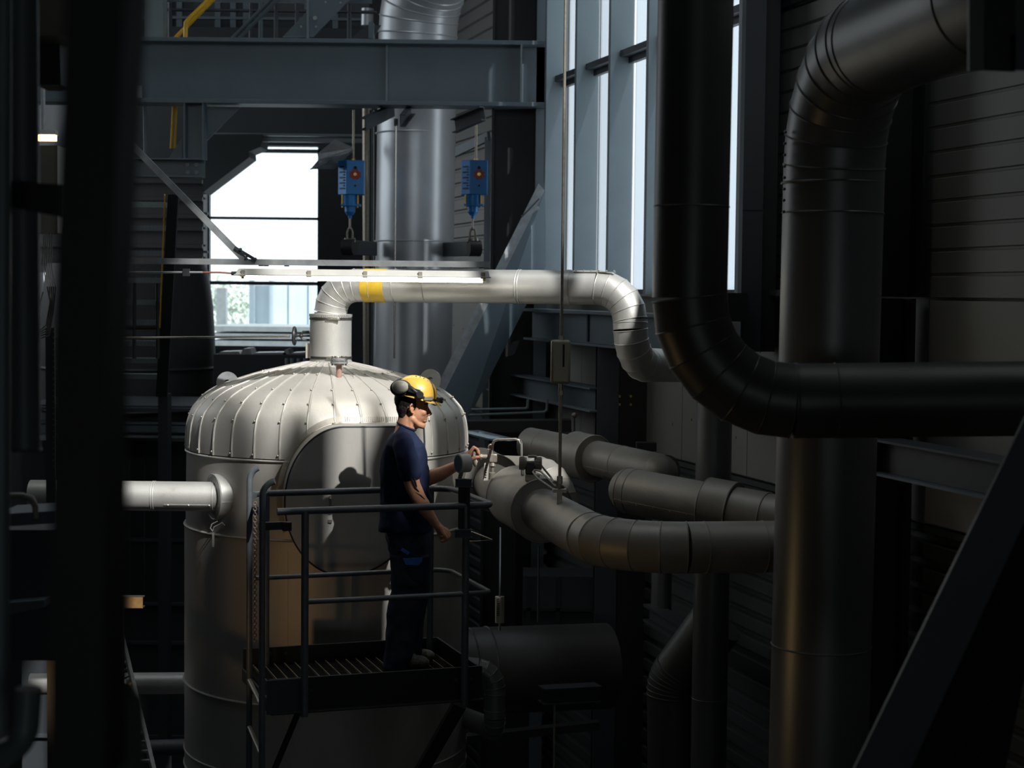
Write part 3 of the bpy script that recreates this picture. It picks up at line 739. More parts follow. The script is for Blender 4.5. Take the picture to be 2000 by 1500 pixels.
# blue constant-load hangers
def blue_hanger(px, label, lit=True):
    Y = 17.7; c = P(px, 350, Y); g = thing('spring_hanger', P(px-4, 480, Y), label, 'spring hanger', 'blue spring hangers carrying the tall duct')
    U = F/Y
    ax = (V((math.cos(R(-18)), math.sin(R(-18)), 0)), V((math.sin(R(18)), math.cos(R(18)), 0)), V((0,0,1)))
    mb = MB()
    # body: chamfered box seen at its corner
    x0, x1 = -27/U, 25/U; z0, z1 = P(px, 381, Y).z, P(px, 314, Y).z
    poly = [(-27/U, .12), (-27/U, -.02), (-9/U, -.12), (24/U, -.10), (24/U, .06), (10/U, .14)]
    mb.prism([V((c.x+x, Y+y, z0)) for x, y in poly], (0, 0, z1-z0)); mb.build('housing', 'blue', g, smooth=0, bevel=.006)
    fc = V((c.x+8/U, Y-.113, 0))
    MB().tube([V((fc.x, Y-.112, P(px, 329, Y).z)), V((fc.x, Y-.125, P(px, 329, Y).z))], .017, 16).build('port', 'ink', g)
    MB().tube([V((fc.x, Y-.112, P(px, 364, Y).z)), V((fc.x, Y-.125, P(px, 364, Y).z))], .010, 12).build('port', 'ink', g)
    zc = P(px, 342, Y).z; st = []
    for k in range(16):
        a_ = 2*math.pi*k/16; rr = .066 if k % 2 else .05; st.append(V((fc.x+rr*math.cos(a_), Y-.115, zc+rr*math.sin(a_)*.9)))
    sw = MB().prism(st, (0, -.012, 0)).build('lock_disc', 'red', g, smooth=0)
    MB().tube([V((fc.x, Y-.127, zc)), V((fc.x, Y-.14, zc))], .018, 14).build('hub', 'brass', sw)
    lb = MB()
    for k in range(9):
        zq = z1-.06-k*.028; lb.add([V((c.x-24/U+.02*(k % 2), Y-.036, zq)), V((c.x-14/U, Y-.098, zq)), V((c.x-14/U, Y-.098, zq-.016)), V((c.x-24/U+.02*(k % 2), Y-.036, zq-.016))], [(0,1,2,3)])
    for v in lb.v: v.y -= .006
    lb.build('lettering', 'ink', g, smooth=0)
    cx = c.x-4/U
    def zz(py): return P(px, py, Y).z
    MB().lathe([(.09, zz(402)), (.085, zz(398)), (.085, zz(381))][::-1], (cx, Y, 0), seg=24).build('spring_can', 'blue', g)
    MB().box((cx+.01, Y, zz(401)), .20, .14, .025).build('base_plate', 'blue', g, bevel=.004)
    MB().lathe([(.055, zz(402)), (.055, zz(414)), (.035, zz(420)), (.02, zz(421)), (.018, zz(427))], (cx, Y, 0), seg=24).build('cone', 'blue', g)
    rd = MB()
    for k in (-.075, .085): rd.cyl((cx+k, Y-.05, zz(381)), (cx+k, Y-.05, zz(406)), .011, 10)
    split_build(rd, 'stud', 'brass', g)
    MB().cyl((cx, Y, zz(425)), (cx, Y, zz(446)), .011, 12).build('rod', 'ssdull', g)
    tb_ = MB()
    tb_.ball((cx, Y, zz(446)), (.018, .018, .02)); 
    for k in (-1, 1):
        tb_.tube([(cx+k*.012, Y, zz(446)), (cx+k*.028, Y, zz(454)), (cx+k*.028, Y, zz(466)), (cx+k*.012, Y, zz(472))], .011, 8)
        tb_.tube([(cx+k*.045, Y, zz(466)), (cx+k*.052, Y-.02, zz(474))], .012, 8)
    tb_.ball((cx, Y, zz(472)), (.03, .03, .035)); tb_.bar((cx, Y, zz(468)), (cx+.02, Y-.03, zz(482)), .03, .02)
    tb_.build('clevis', 'ssdull', g)
    MB().cyl((c.x+1/U, Y+.05, zz(214)), (c.x+1/U, Y+.05, zz(314)), .012, 12).build('hanger_rod', 'ssdull', g)
    MB().cyl((c.x+1/U, Y+.05, zz(318)), (c.x+1/U, Y+.05, zz(309)), .022, 6).build('nut', 'brass', g)
blue_hanger(688, 'blue spring hanger with red disc left of the tall duct')
blue_hanger(928, 'blue spring hanger with red disc right of the tall duct')
# brackets under the crossbeam
mb = MB(); mb.channel(P(714, 243, 16.5), P(770, 216, 17.6), .12, .06, -1, .01)
tag(mb.build('hanger_bracket', 'steel_dk', smooth=0), 'dark channel bracket poking forward under the crossbeam left of the duct', 'bracket')
mb = MB(); mb.channel(P(782, 236, 16.5), P(802, 212, 17.6), .12, .05, 1, .01)
tag(mb.build('hanger_bracket', 'steel_dk', smooth=0), 'short dark channel bracket under the crossbeam in front of the duct', 'bracket')
mb = MB(); mb.channel(P(890, 247, 16.9), P(947, 222, 16.6), .14, .06, 1, .01)
tag(mb.build('hanger_bracket', 'steel_dk', smooth=0), 'dark angle bracket under the crossbeam right of the duct', 'bracket')
mb = MB(); mb.cyl(P(773.5, 240, 16.7), P(770, 700, 16.7), .009, 10); mb.cyl(P(773.5, 232, 16.7), P(773.5, 246, 16.7), .02, 8)
tag(mb.build('hanger_rod', 'chrome'), 'long thin bright rod hanging in front of the tall duct', 'rod')
# galvanised Z bracket at window top
g = thing('galvanised_bracket', P(650, 300, 18), 'bright galvanised angled channel jutting out at the top right of the far window', 'bracket')
mb = MB(); A, B_ = P(622, 312, 17.2), P(672, 290, 18.6)
mb.prism([P(620, 300, 17.2), P(655, 272, 18.4), P(693, 289, 18.4), P(622, 314, 17.2)], (0, .02, .0))
mb.prism([P(622, 301, 17.2), P(662, 276, 18.4), P(664, 286, 18.4), P(622, 314, 17.2)], (0, .02, -.03))
mb.prism([P(622, 312, 17.2), P(692, 288, 18.4), P(690, 296, 18.4), P(605, 332, 17.2)], (0, .02, 0))
mb.build('channel', 'galv', g, smooth=0)
MB().prism([P(605, 330, 17.3), P(652, 330, 17.6), P(692, 292, 18.4), P(650, 302, 18.2)], (0, .02, 0)).build('flange', 'steel', g, smooth=0)

# lit cladding frame right of the duct
g = thing('wall_post', P(951, 500, 19), 'light steel jamb beside the corrugated strip right of the tall duct', 'post')
a = P(951, 500, 19.0)
MB().box((a.x, 19.0, (P(951, 268, 19).z+4)/2), .07, .1, P(951, 268, 19).z-4).build('jamb', 'steel_lt', g, smooth=0)
MB().bar(P(885, 300, 19.5), P(955, 266, 18.95), .04, .1).build('brace', 'steel', g, smooth=0)

# light pipe over the tank, bending down at right
TY = 12.5
rp = 32/F*TY
p_a = P(646, 640, TY); p_b = P(646, 559, TY); p_c = P(1236, 562, 11.55); p_d = P(1240, 700, 11.5); p_e = P(1330, 745, 12.3)
zc = P(900, 559, 12.1).z
g = pipe('insulated_pipe', 'bright lagged pipe with yellow band leaving the tank top and bending down at right', [V((p_a.x, TY, p_a.z)), V((p_a.x, TY, zc)), V((p_c.x, 11.9, zc)), V((p_d.x, 11.85, P(1240, 712, 11.85).z)), P(1370, 716, 12.9)],
         rp, [.2, .24, .24], 'clad', 5, bands=[(1, .07), (1, .17), (1, .30), (1, .68), (1, .69), (2, .3)])
# bands and tape (axis of the long run)
A0, A1 = V((p_a.x, TY, zc)), V((p_c.x, 11.9, zc)); dd = (A1-A0).normalized()
def on_run(px):
    lo, hi = 0, 1
    for _ in range(40):
        m_ = (lo+hi)/2; q = A0.lerp(A1, m_); x = 1000+F*(q-CAM).dot(right)/(q-CAM).dot(fwd)
        if x < px: lo = m_
        else: hi = m_
    return A0.lerp(A1, lo)
MB().tube([on_run(713), on_run(757)], rp+.002, 48).build('yellow_band', 'tape', g, smooth=20)
MB().tube([on_run(1108), on_run(1116)], rp+.004, 48).build('joint_ring', 'clad', g, smooth=20)
mb = MB(); mb.bar(on_run(1120)+V((0,-.06,rp-.012)), on_run(1200)+V((0,-.06,rp-.012)), .03, .006)
q = 0
while q <= 1: c = on_run(1124).lerp(on_run(1198), q)+V((0,-.07,rp-.010)); mb.tube([c, c+V((0,-.003,.01))], .006, 6); q += .2
mb.build('seam_strip', 'clad', g)

# ---------------------------------------------------------------- the tank
tc = P(640, 900, TY); TX = tc.x; RT = 272/F*TY
T = thing('insulated_tank', (TX, TY, 0), 'big round lagged tank with seamed domed top behind the man', 'tank')
def tz(py): return P(640, py, TY).z
zr = tz(876)
body = [(RT+.015, 0), (RT+.015, zr-.55), (RT+.006, zr-.54), (RT, zr-.01)]
MB().lathe(body, (TX, TY, 0), seg=96).build('shell', 'clad_tank', T, smooth=25)
prof = []
for px, py in ((273, 872), (273, 850), (270, 822), (263, 800), (252, 785), (236, 769), (212, 755), (180, 743), (140, 730), (95, 719), (50, 709), (30, 706)):
    prof.append((px/F*TY, tz(py)))
# refine profile
def catm(pr, n=4):
    out = []
    for i in range(len(pr)-1):
        p0 = V((*pr[max(0,i-1)], 0)); p1 = V((*pr[i], 0)); p2 = V((*pr[i+1], 0)); p3 = V((*pr[min(len(pr)-1, i+2)], 0))
        for k in range(n):
            t = k/n; q = .5*((2*p1)+(p2-p0)*t+(2*p0-5*p1+4*p2-p3)*t*t+(-p0+3*p1-3*p2+p3)*t**3); out.append((q.x, q.y))
    out.append(pr[-1]); return out
prof = catm(prof, 3)
MB().lathe(prof, (TX, TY, 0), seg=120).build('dome', 'clad_tank', T, smooth=40)
mb = MB(); sc_ = MB(); NR = 34
for k in range(NR):
    a_ = 2*math.pi*(k+.35)/NR; o = V((math.cos(a_), math.sin(a_), 0))
    if o.y > .35: continue
    pts_ = [V((TX, TY, 0))+o*(r_+.001)+V((0,0,z_)) for r_, z_ in prof]
    mb.tube(pts_, .0085, 6)
    for j in (1, 8, 14, 19, 25):
        if j < len(pts_):
            q = pts_[j]; t_ = o.cross(V((0,0,1)))
            sc_.ball(q+o*.006+t_*.012+V((0,0,.004)), .0075, seg=8, rg=6)
mb.build('rib', 'clad_tank', T, smooth=60)['kind'] = 'stuff'
sc_.build('screw', 'ssdull', T)['kind'] = 'stuff'
mb = MB(); mb.ring((TX, TY, zr), (0,0,1), RT+.004, .009, 120); mb.ring((TX, TY, zr-.54), (0,0,1), RT+.012, .01, 120)
mb.ring((TX, TY, tz(1315)), (0,0,1), RT+.018, .009, 120); split_build(mb, 'hoop_seam', 'clad_tank', T)
mb = MB()
for py in (1445, 1475): mb.ring((TX, TY, tz(py)-.0), (0,0,1), RT+.018, .006, 120)
for px in (684, 560): 
    q = P(px, 1200, 11.45); dx = q.x-TX; mb.bar((q.x, TY-math.sqrt((RT+.016)**2-dx*dx), 1.5), (q.x, TY-math.sqrt((RT+.016)**2-dx*dx), zr-.6), .012, .006, (0,-1,0))
mb.build('sheet_seam', 'clad_tank', T)
# manway: big lagged nozzle with flat cover, rounded left and bottom, squarer top right
mc = P(674, 979, 11.22); MD = V((.17, -1, 0)).normalized()   # facing
MX = V((0,0,1)).cross(MD).normalized()*-1
if MX.x < 0: MX = -MX
rm = .50; out_ = []
for k in range(49):
    a_ = R(92+ (270-92)*k/48); out_.append((rm*.80*math.cos(a_), rm*math.sin(a_)))
for k in range(1, 20):
    a_ = R(270+ (350-270)*k/19); out_.append((rm*.97*math.cos(a_), rm*math.sin(a_)))
out_ += [(rm*1.06, .12), (rm*1.06, rm*.8), (rm*1.05, rm*.985), (rm*.9, rm)]
poly = [mc + MX*x + V((0,0,y)) for x, y in out_]
g2 = MB().prism(poly, -MD*.5).build('manway_jacket', 'clad_tank', T, smooth=25)
ins = [mc + MD*.004 + MX*x*.985 + V((0,0,y*.985)) for x, y in out_]
mw = MB().prism(ins, MD*.01).build('manway_cover', 'clad_tank', T, smooth=25)
mb = MB(); mb.tube([p_+MD*.006 for p_ in poly]+[poly[0]+MD*.006], .006, 6); mb.build('cover_rim', 'steel_dk', mw)
mb = MB()
q = mc+MD*.02+MX*(-.1)+V((0,0,.0)); mb.bar(q+V((0,0,.03)), q-V((0,0,.08)), .02, .01, MD)
mb.tube([q+V((0,0,.035)), q+MD*.03+V((0,0,.02)), q+MD*.03-V((0,0,.02)), q-V((0,0,.03))], .008, 8)
mb.box(q-V((0,0,.13)), .025, .01, .02); mb.build('latch', 'ssdull', mw)
# toothed collar along the upper left of the manway where it meets the dome
mb = MB()
for k in range(38):
    c_ = mc - MD*.20 + MX*(rm*(.03+.95*k/37)) + V((0, 0, rm*1.035)); mb.bar(c_, c_+V((0, 0, .03))-MD*.02, .005, .005, MD)
for k in range(130):
    a_ = R(88+ 117*k/129); o = MX*(rm*.82*math.cos(a_))+V((0,0,rm*1.03*math.sin(a_))); 
    c_ = mc - MD*.20 + o*1.0; mb.bar(c_, c_+o.normalized()*.035-MD*.02, .005, .005, MD)
mb.build('toothed_collar', 'ssdull', T, smooth=0)
# nozzle flange pads with holes behind the dome (lifting lugs)
for px, py, rr in ((444, 745, 21), (841, 740, 21)):
    c_ = P(px, py+2, TY-.15); mb = MB(); n_ = V((.25 if px < 600 else -.2, -1, 0)).normalized()
    X = V((0,0,1)).cross(n_).normalized(); ro = rr/F*TY; vs = []; fs = []
    for s_ in (0, 1):
        for rad in (ro, ro*.28):
            for k in range(32): t_ = 2*math.pi*k/32; vs.append(c_ + n_*(.012*s_) + X*rad*math.cos(t_) + V((0,0,rad*math.sin(t_))))
    for k in range(32):
        k2 = (k+1)%32
        fs += [(k, k2, 32+k2, 32+k), (64+k, 96+k, 96+k2, 64+k2), (k, 64+k, 64+k2, k2), (32+k, 32+k2, 96+k2, 96+k)]
    mb.add(vs, fs); mb.bar(c_+V((0,.0,-.01))-X*.02, c_+V((0,0,0))+X*.03, .02, .02)
    mb.build('lifting_lug', 'galv', T, smooth=30)
# top neck jacket with strap clamps
nz0, nz1 = tz(707), tz(613); nr = 40.5/F*TY
g = thing('insulated_neck', (p_a.x, TY, nz0), 'round jacketed neck with strap clamps on the very top of the tank', 'jacket')
MB().lathe([(nr+.006, nz0-.08), (nr+.006, nz0+.01), (nr, nz0+.012), (nr, nz1-.012), (nr+.006, nz1-.01), (nr+.006, nz1), (rp, nz1)], (p_a.x, TY, 0), seg=64).build('jacket', 'clad', g, smooth=30)
for z_ in (nz1-.035, nz0+.035):
    st_ = MB(); st_.lathe([(nr+.002, z_-.009), (nr+.004, z_-.009), (nr+.004, z_+.009), (nr+.002, z_+.009)], (p_a.x, TY, 0), seg=64, cap=False); st_ = st_.build('strap', 'chrome', g)
    q = V((p_a.x+.035, TY-nr-.008, z_)); b_ = MB(); b_.box(q, .09, .016, .022); b_.cyl(q+V((-.05,-.008,0)), q+V((.05,-.008,0)), .005, 8); b_.build('buckle', 'chrome', st_, bevel=.002)
mb = MB()
for k in range(60):
    a_ = 2*math.pi*k/60; o = V((math.cos(a_), math.sin(a_), 0)); mb.box(V((p_a.x, TY, nz1-.012))+o*(nr+.004), .004, .006, .018, (o, V((0,0,1)).cross(o), V((0,0,1))))
mb.build('crimped_edge', 'clad', g, smooth=0)
# small flanged stub on the dome
c_ = P(662, 737, TY-.5); rz = c_.z
g = thing('flanged_stub', (c_.x, c_.y, rz-.03), 'small pinkish stub with blind flange rising from the dome front below the neck', 'nozzle')
MB().cyl(c_-V((0,0,.05)), c_+V((0,0,.10)), .02, 20).build('stub', 'rust', g)
mb = MB()
for k in (0, 1): mb.cyl(c_+V((0,0,.098+k*.022)), c_+V((0,0,.115+k*.022)), .062-.002*k, 28)
mb.build('flange', 'galv', g)
bt = MB()
for k in range(6): a_ = k*math.pi/3+.2; o = V((math.cos(a_), math.sin(a_), 0))*.048; bt.cyl(c_+o+V((0,0,.085)), c_+o+V((0,0,.15)), .007, 6)
split_build(bt, 'bolt', 'ssdull', g)
q = MB(); q.ring(c_+V((0,0,-.005)), (0,-.3,1), .105, .004, 40); q.build('cover_ring', 'clad_tank', g)
# tag plate and needle valve beside the neck
g = thing('gate_valve', P(590, 655, TY), 'small black valve with handwheel on the left side of the tank neck', 'valve')
c_ = P(575, 656, TY); z_ = c_.z
hw = MB(); hw.ring(c_, (1,0,0), .06, .012, 32, 8); hw.ball(c_, (.012, .03, .03))
for k in range(4): a_ = k*math.pi/2+.4; hw.cyl(c_, c_+V((0, .06*math.cos(a_), .06*math.sin(a_))), .006, 6)
hw.build('handwheel', 'darkpl', g)
y_ = MB(); y_.cyl(c_, P(605, 656, TY), .008, 10)
for k in (-1, 1): y_.tube([P(588, 656, TY)+V((0,0,k*.008)), P(592, 656, TY)+V((0,0,k*.03)), P(604, 656, TY)+V((0,0,k*.03))], .008, 8)
y_.ball(P(588, 656, TY), .016); y_.build('yoke', 'darkpl', g)
tg = MB(); tg.box(P(601, 685, TY-.02), .03, .004, .11); tag(tg.build('name_plate', 'white', smooth=0), 'small pale name plate at the left foot of the tank neck', 'plate')
mb = MB(); mb.cyl(P(90, 661, TY-.1), P(566, 657, TY-.1), .0085, 12)
tag(mb.build('thin_pipe', 'chrome'), 'long thin shiny pipe running left from the valve on the neck', 'pipe')

# left nozzle pipe
zc = P(400, 968, 11.4).z; Yn = 11.75
pl = V((P(430, 970, Yn).x, Yn, P(430, 970, Yn).z)); rl = 29/F*Yn
g = pipe('insulated_pipe', 'shiny lagged horizontal pipe entering the left side of the tank', [V((P(60, 976, Yn).x, Yn, pl.z)), pl+V((.1,0,0))], rl, .2, 'clad', 4, bands=[(0, .60), (0, .61), (0, .9)], seam=None)
mb = MB(); d_ = V((1,0,0))
mb.bar(V((P(325, 985, Yn).x, Yn-rl*.86, pl.z-rl*.5)), V((P(415, 985, Yn).x, Yn-rl*.86, pl.z-rl*.5)), .012, .004, (0,-.8,-.5))
for px in (333, 373, 413): c_ = V((P(px, 985, Yn).x, Yn-rl*.86, pl.z-rl*.5)); mb.ball(c_, .007, seg=8, rg=6)
mb.build('seam_strip', 'clad', g)
nn = V((.93, .36, 0)).normalized()
nn = V((.87, .5, 0)).normalized()
fc = MB(); fc.tube([pl-nn*.05, pl+nn*.05], 45/F*Yn, 56); fc.ring(pl-nn*.05, nn, 45/F*Yn-.003, .006, 56)
fc.build('flange_cover', 'clad', g, smooth=20)
fc = MB(); fc.tube([pl+nn*.05, pl+nn*.36], 44/F*Yn, 56); fc.ring(pl+nn*.06, nn, 45/F*Yn+.002, .007, 56); fc.build('flange_cover', 'clad', g, smooth=20)
q = V((.5, -.87, 0))*(44.6/F*Yn)+V((0,0,-.02)); MB().bar(pl-nn*.05+q, pl+nn*.22+q, .01, .004, (.5,-.87,0)).build('seam_strip', 'clad', g)
mb = MB(); q = P(425, 1018, Yn-.1)
mb.tube([q, q+V((-.04,0,-.02)), q+V((-.05,0,-.05)), q+V((-.035,0,-.07)), q+V((-.025,0,-.04)), q+V((.03,0,-.01)), q+V((.05,0,-.03))], .004, 6)
mb.box(q+V((-.03,0,-.13)), .014, .004, .10)
tag(mb.build('tag_on_wire', 'cable'), 'narrow tag on a wire loop hanging under the left pipe flange', 'tag')
# lower left pipe
Yl = 13.2; c1 = P(60, 1336, Yl); c2 = P(372, 1331, Yl)
pipe('insulated_pipe', 'plain lagged horizontal pipe low down at the left of the tank', [c1, c2+V((.75,0,0))], 21/F*Yl, .2, 'clad', 4, bands=[(0, .8)])
c1 = P(200, 1464, 15); c2 = P(380, 1456, 15)
pipe('insulated_pipe', 'dark blue pipe at the very bottom between cable ladder and tank', [c1, c2+V((.3,0,0))], 16/F*15, .2, 'steel_dk', 4, bands=[(0, .5)])

# ---------------------------------------------------------------- ceiling light on its rail
LY = 11.5
a, b = P(462, 540, LY), P(957, 540, LY); zl = P(700, 541, LY).z
L = thing('ceiling_light', ((a.x+b.x)/2, LY, zl), 'long lit fluorescent light fitting hung right above the tank', 'lamp')
zh0, zh1 = zl+.005, P(700, 527, LY).z
mb = MB(); hl = .078
mb.hexa([V((a.x, LY-hl, zh0)), V((b.x, LY-hl, zh0)), V((b.x, LY+hl, zh0)), V((a.x, LY+hl, zh0)), V((a.x+.02, LY-hl*.62, zh1)), V((b.x-.01, LY-hl*.62, zh1)), V((b.x-.01, LY+hl*.62, zh1)), V((a.x+.02, LY+hl*.62, zh1))])
mb.build('housing', 'lampgrey', L, smooth=0, bevel=.006)
mb = MB(); n_ = 10; sec = [(-hl*.95, 0)]
for k in range(n_+1): t_ = math.pi*k/n_; sec.append((-hl*.85*math.cos(t_), -.034*math.sin(t_)-.004))
sec.append((hl*.95, 0)); vs = []; fs = []
for x in (a.x+.004, b.x-.004):
    for yy, z_ in sec: vs.append(V((x, LY+yy, zh0+z_)))
ns = len(sec)
for i in range(ns-1): fs.append((i, i+1, ns+i+1, ns+i))
fs += [tuple(range(ns)), tuple(range(ns, 2*ns))]
mb.add(vs, fs); mb.build('clear_cover', 'lens', L, smooth=30, fix=False)
for k in (-1, 1): 
    tbm = MB().cyl((a.x+.06, LY+k*.028, zh0-.016), (b.x-.05, LY+k*.028, zh0-.018), .0165, 16).build('tube', 'tube', L)
mb = MB()
for x in (a.x+.05, b.x-.04): mb.box((x, LY, zh0-.012), .02, .09, .022)
split_build(mb, 'lamp_holder', 'brass', L, bevel=.003)
for px in (478, 606, 715, 822, 944):
    x = P(px, 540, LY).x; mb = MB(); mb.box((x, LY-hl*.92, zh0+.012), .028, .012, .045); mb.box((x, LY-hl*1.02, zh0-.004), .036, .016, .014); mb.build('clip', 'clip', L, bevel=.002)
mb = MB(); mb.box(((a.x+b.x)/2, LY, zh0+.001), b.x-a.x+.012, hl*2+.014, .008); mb.build('rim', 'lampgrey', L, bevel=.002)
# mounting rail
ra, rb = P(60, 515, LY+.02), P(957, 514, LY+.02); zr_ = P(700, 514, LY).z
g = thing('mounting_rail', ((ra.x+rb.x)/2, LY, zr_), 'long slotted grey steel rail carrying the ceiling light', 'rail')
mb = MB(); mb.channel((ra.x, LY-.018, zr_), (rb.x, LY-.018, zr_), .04, .035, -1, .003); mb.build('channel', 'galv', g, smooth=0)
mb = MB()
for px in (510, 520, 560, 790, 940): mb.box((P(px, 523, LY).x, LY, zr_-.023), .03, .03, .008)
split_build(mb, 'clip', 'darkpl', g)
mb = MB(); mb.channel(P(196, 212, LY), P(486, 508, LY), .04, .04, 1, .004, (0,-1,0)); mb.build('sloping_strut', 'galv', g, smooth=0)
bt = MB()
for px, py in ((467, 487), (480, 500), (496, 506)): bt.bolt(P(px+3, py, LY-.03), (0,-1,0), .011, .012)
bt.bar(P(458, 483, LY-.03), P(500, 508, LY-.03), .02, .006, (0,-1,0)); bt.build('bracket', 'steel_dk', g)
cb = thing('lamp_cable', P(400, 532, LY-.03), 'grey conduit with orange cable running into the left end of the light', 'cable')
MB().cyl(P(235, 532, LY-.03), P(396, 532, LY-.03), .008, 10).build('conduit', 'galv', cb)
MB().tube([P(394, 532, LY-.03), P(430, 532, LY-.03), P(455, 534, LY-.02)], .006, 8).build('cable', mat('orange_brown_cable', (140, 82, 62), 0, .5), cb)
MB().box(P(364, 532, LY-.03), .045, .03, .05).build('clamp', 'darkpl', cb)
MB().cyl(P(452, 534, LY-.02), P(464, 534, LY-.02), .014, 10).build('gland', 'darkpl', cb)

# ---------------------------------------------------------------- platform
zp = 4.652; PA = V((P(935, 1307, 10.07).x, 10.07, 0)); TH = R(19)
e1 = V((-math.cos(TH), -math.sin(TH), 0)); e2 = V((-math.sin(TH), math.cos(TH), 0)); LU, LV = 1.27, .88; UP = V((0,0,1))
def PL(u, v, z): return V((PA.x, PA.y, 0)) + e1*u + e2*v + V((0,0,z))
PLAT = thing('service_platform', PL(LU/2, LV/2, zp-.1), 'dark steel access platform with tube railing that the man stands on', 'platform')
fr = MB()
fr.bar(PL(-.02, 0, zp+.0), PL(LU, 0, zp+.0), .012, .20); fr.bar(PL(-.02, LV, zp), PL(LU, LV, zp), .012, .20)
fr.bar(PL(0, 0, zp), PL(0, LV, zp), .012, .20); fr.bar(PL(LU, 0, zp-.06), PL(LU, LV, zp-.06), .012, .08)
fr.bar(PL(-.02, -.02, zp-.095), PL(LU, -.02, zp-.095), .05, .01)
fr.build('edge_frame', 'black', PLAT, smooth=0, bevel=.002)
ed = MB(); ed.bar(PL(LU-.0, .0, zp+.1), PL(-.02, 0, zp+.1), .014, .004); ed.bar(PL(LU, LV, zp+.1), PL(0, LV, zp+.1), .014, .004); ed.bar(PL(0, 0, zp+.1), PL(0, LV, zp+.1), .014, .004)
ed.build('edge_lip', 'steel_dk', PLAT, smooth=0)
gr = MB(); u_ = .02
while u_ < LU-.01: gr.bar(PL(u_, .01, zp-.012), PL(u_, LV-.01, zp-.012), .005, .025); u_ += .066
gr.build('bearing_bar', 'grate', PLAT, smooth=0)['kind'] = 'stuff'
gr = MB(); v_ = .02
while v_ < LV-.01: gr.bar(PL(.01, v_, zp-.020), PL(LU-.01, v_, zp-.020), .004, .014); v_ += .018
gr.build('cross_bar', 'black', PLAT, smooth=0)['kind'] = 'stuff'
pl_ = MB(); pl_.prism([PL(.91+.16, -.012, zp-.1), PL(LU+.02, -.012, zp-.1), PL(LU+.02, -.012, zp+.1), PL(.91+.16, -.012, zp+.1)], -e2*.008)
pl_.build('splice_plate', 'steel_dk', PLAT, smooth=0)
bt = MB()
for u_, z_ in ((1.2, .05), (1.2, -.05), (1.03, .03), (1.1, .03), (.05, .03), (.15, .03)): bt.tube([PL(u_, -.018, zp+z_), PL(u_, -.028, zp+z_)], .011, 6)
for u_ in (.2, .3, 1.0, 1.1): bt.tube([PL(u_, LV-.008, zp+.06), PL(u_, LV-.018, zp+.06)], .011, 6)
split_build(bt, 'bolt', 'steel_dk', PLAT)
rt = .0195
def post(u, v, z0, z1, r=.021): return MB().cyl(PL(u, v, z0), PL(u, v, z1), r, 16).build('post', 'rail', PLAT)
post(1.072, -.035, zp-.12, zp+1.075, .022); post(.10, -.035, zp-.12, zp+1.075, .022)
post(1.13, LV-.03, zp-.05, zp+1.07); post(.06, LV-.03, zp-.05, zp+1.07)
def rail(z, r, name, ul, ub):
    pts_ = [PL(ul, -.035, z)]
    def corner(pu, pv, a0, rad=.07):
        o_ = []
        for k in range(7):
            a_ = a0 + R(90)*k/6; o_.append(PL(pu+rad*math.cos(a_), pv+rad*math.sin(a_), z))
        return o_
    rd = .05
    pts_ += [PL(-.06+rd, -.035, z)]
    for k in range(1, 7): a_ = R(-90-15*k); pts_.append(PL(-.06+rd+rd*math.cos(a_), -.035+rd+rd*math.sin(a_), z))
    pts_ += [PL(-.06, LV-.03-.12, z)]
    for k in range(1, 7): a_ = R(180-15*k); pts_.append(PL(-.06+.12+.12*math.cos(a_), LV-.03-.12+.12*math.sin(a_), z))
    pts_ += [PL(ub, LV-.03, z)]
    return MB().tube(pts_, r, 14).build(name, 'rail', PLAT, smooth=50)
rail(zp+1.08, .0205, 'top_rail', 1.235, 1.17); rail(zp+.55, .0155, 'mid_rail', 1.07, 1.2)
mb = MB(); mb.tube([PL(1.17, LV-.03, zp+1.08), PL(1.215, LV-.05, zp+1.08), PL(1.225, LV-.12, zp+1.08)], .0205, 14); mb.build('rail_end', 'rail', PLAT)
for v_ in (0,):
    mb = MB(); mb.bar(PL(1.18, -.035, zp+1.0), PL(1.34, -.035, zp+1.0), .03, .045); mb.bar(PL(1.18, -.035, zp+1.02), PL(1.18, -.035, zp+.97), .05, .05, e1); mb.build('clamp', 'black', PLAT, bevel=.003)
# diagonal support brace and small strut
mb = MB(); mb.bar(P(905, 1362, 10.4), P(800, 1545, 11.3), .08, .15, (0,-1,0)); mb.build('support_brace', 'black', PLAT, smooth=0)
mb = MB(); mb.bar(PL(1.1, .0, zp-.1), PL(1.26, .1, zp-.55), .03, .03); mb.build('support_strut', 'black', PLAT, smooth=0)
# gauge bracket strut on the railing
g = thing('slotted_strut', P(905, 1040, 10.0), 'dark slotted strut post clamped to the railing corner under the gauge', 'bracket')
c0 = P(906, 1045, 10.0); zt0, zt1 = P(906, 1047, 10.0).z, P(904, 938, 10.0).z
mb = MB()
for k in (-1, 1): mb.box((c0.x+k*.022, 10.0, (zt0+zt1)/2), .026, .03, zt1-zt0)
mb.box((c0.x, 10.03, (zt0+zt1)/2), .07, .006, zt1-zt0)
z_ = zt0+.03
while z_ < zt1-.02: mb.box((c0.x, 10.0, z_), .022, .028, .008); z_ += .055
mb.build('slotted_channel', 'black', g, smooth=0)
for zc_, nm in ((P(904, 942, 10).z, 'upper_bracket'), (P(903, 1040, 10).z, 'lower_bracket')):
    mb = MB(); mb.box((c0.x-.004, 9.97, zc_), .095, .03, .04); mb.box((c0.x-.002, 9.965, zc_+.022), .102, .045, .005); mb.box((c0.x-.002, 9.965, zc_-.022), .102, .045, .005); mb.build(nm, 'steel_dk', g, smooth=0)
g = thing('pressure_gauge', P(900, 930, 10.0), 'round stainless pressure gauge on the bracket in front of the reaching hand', 'gauge')
gc = P(895, 905, 10.0); gd = V((-.86, -.5, .0)).normalized(); rg_ = .055
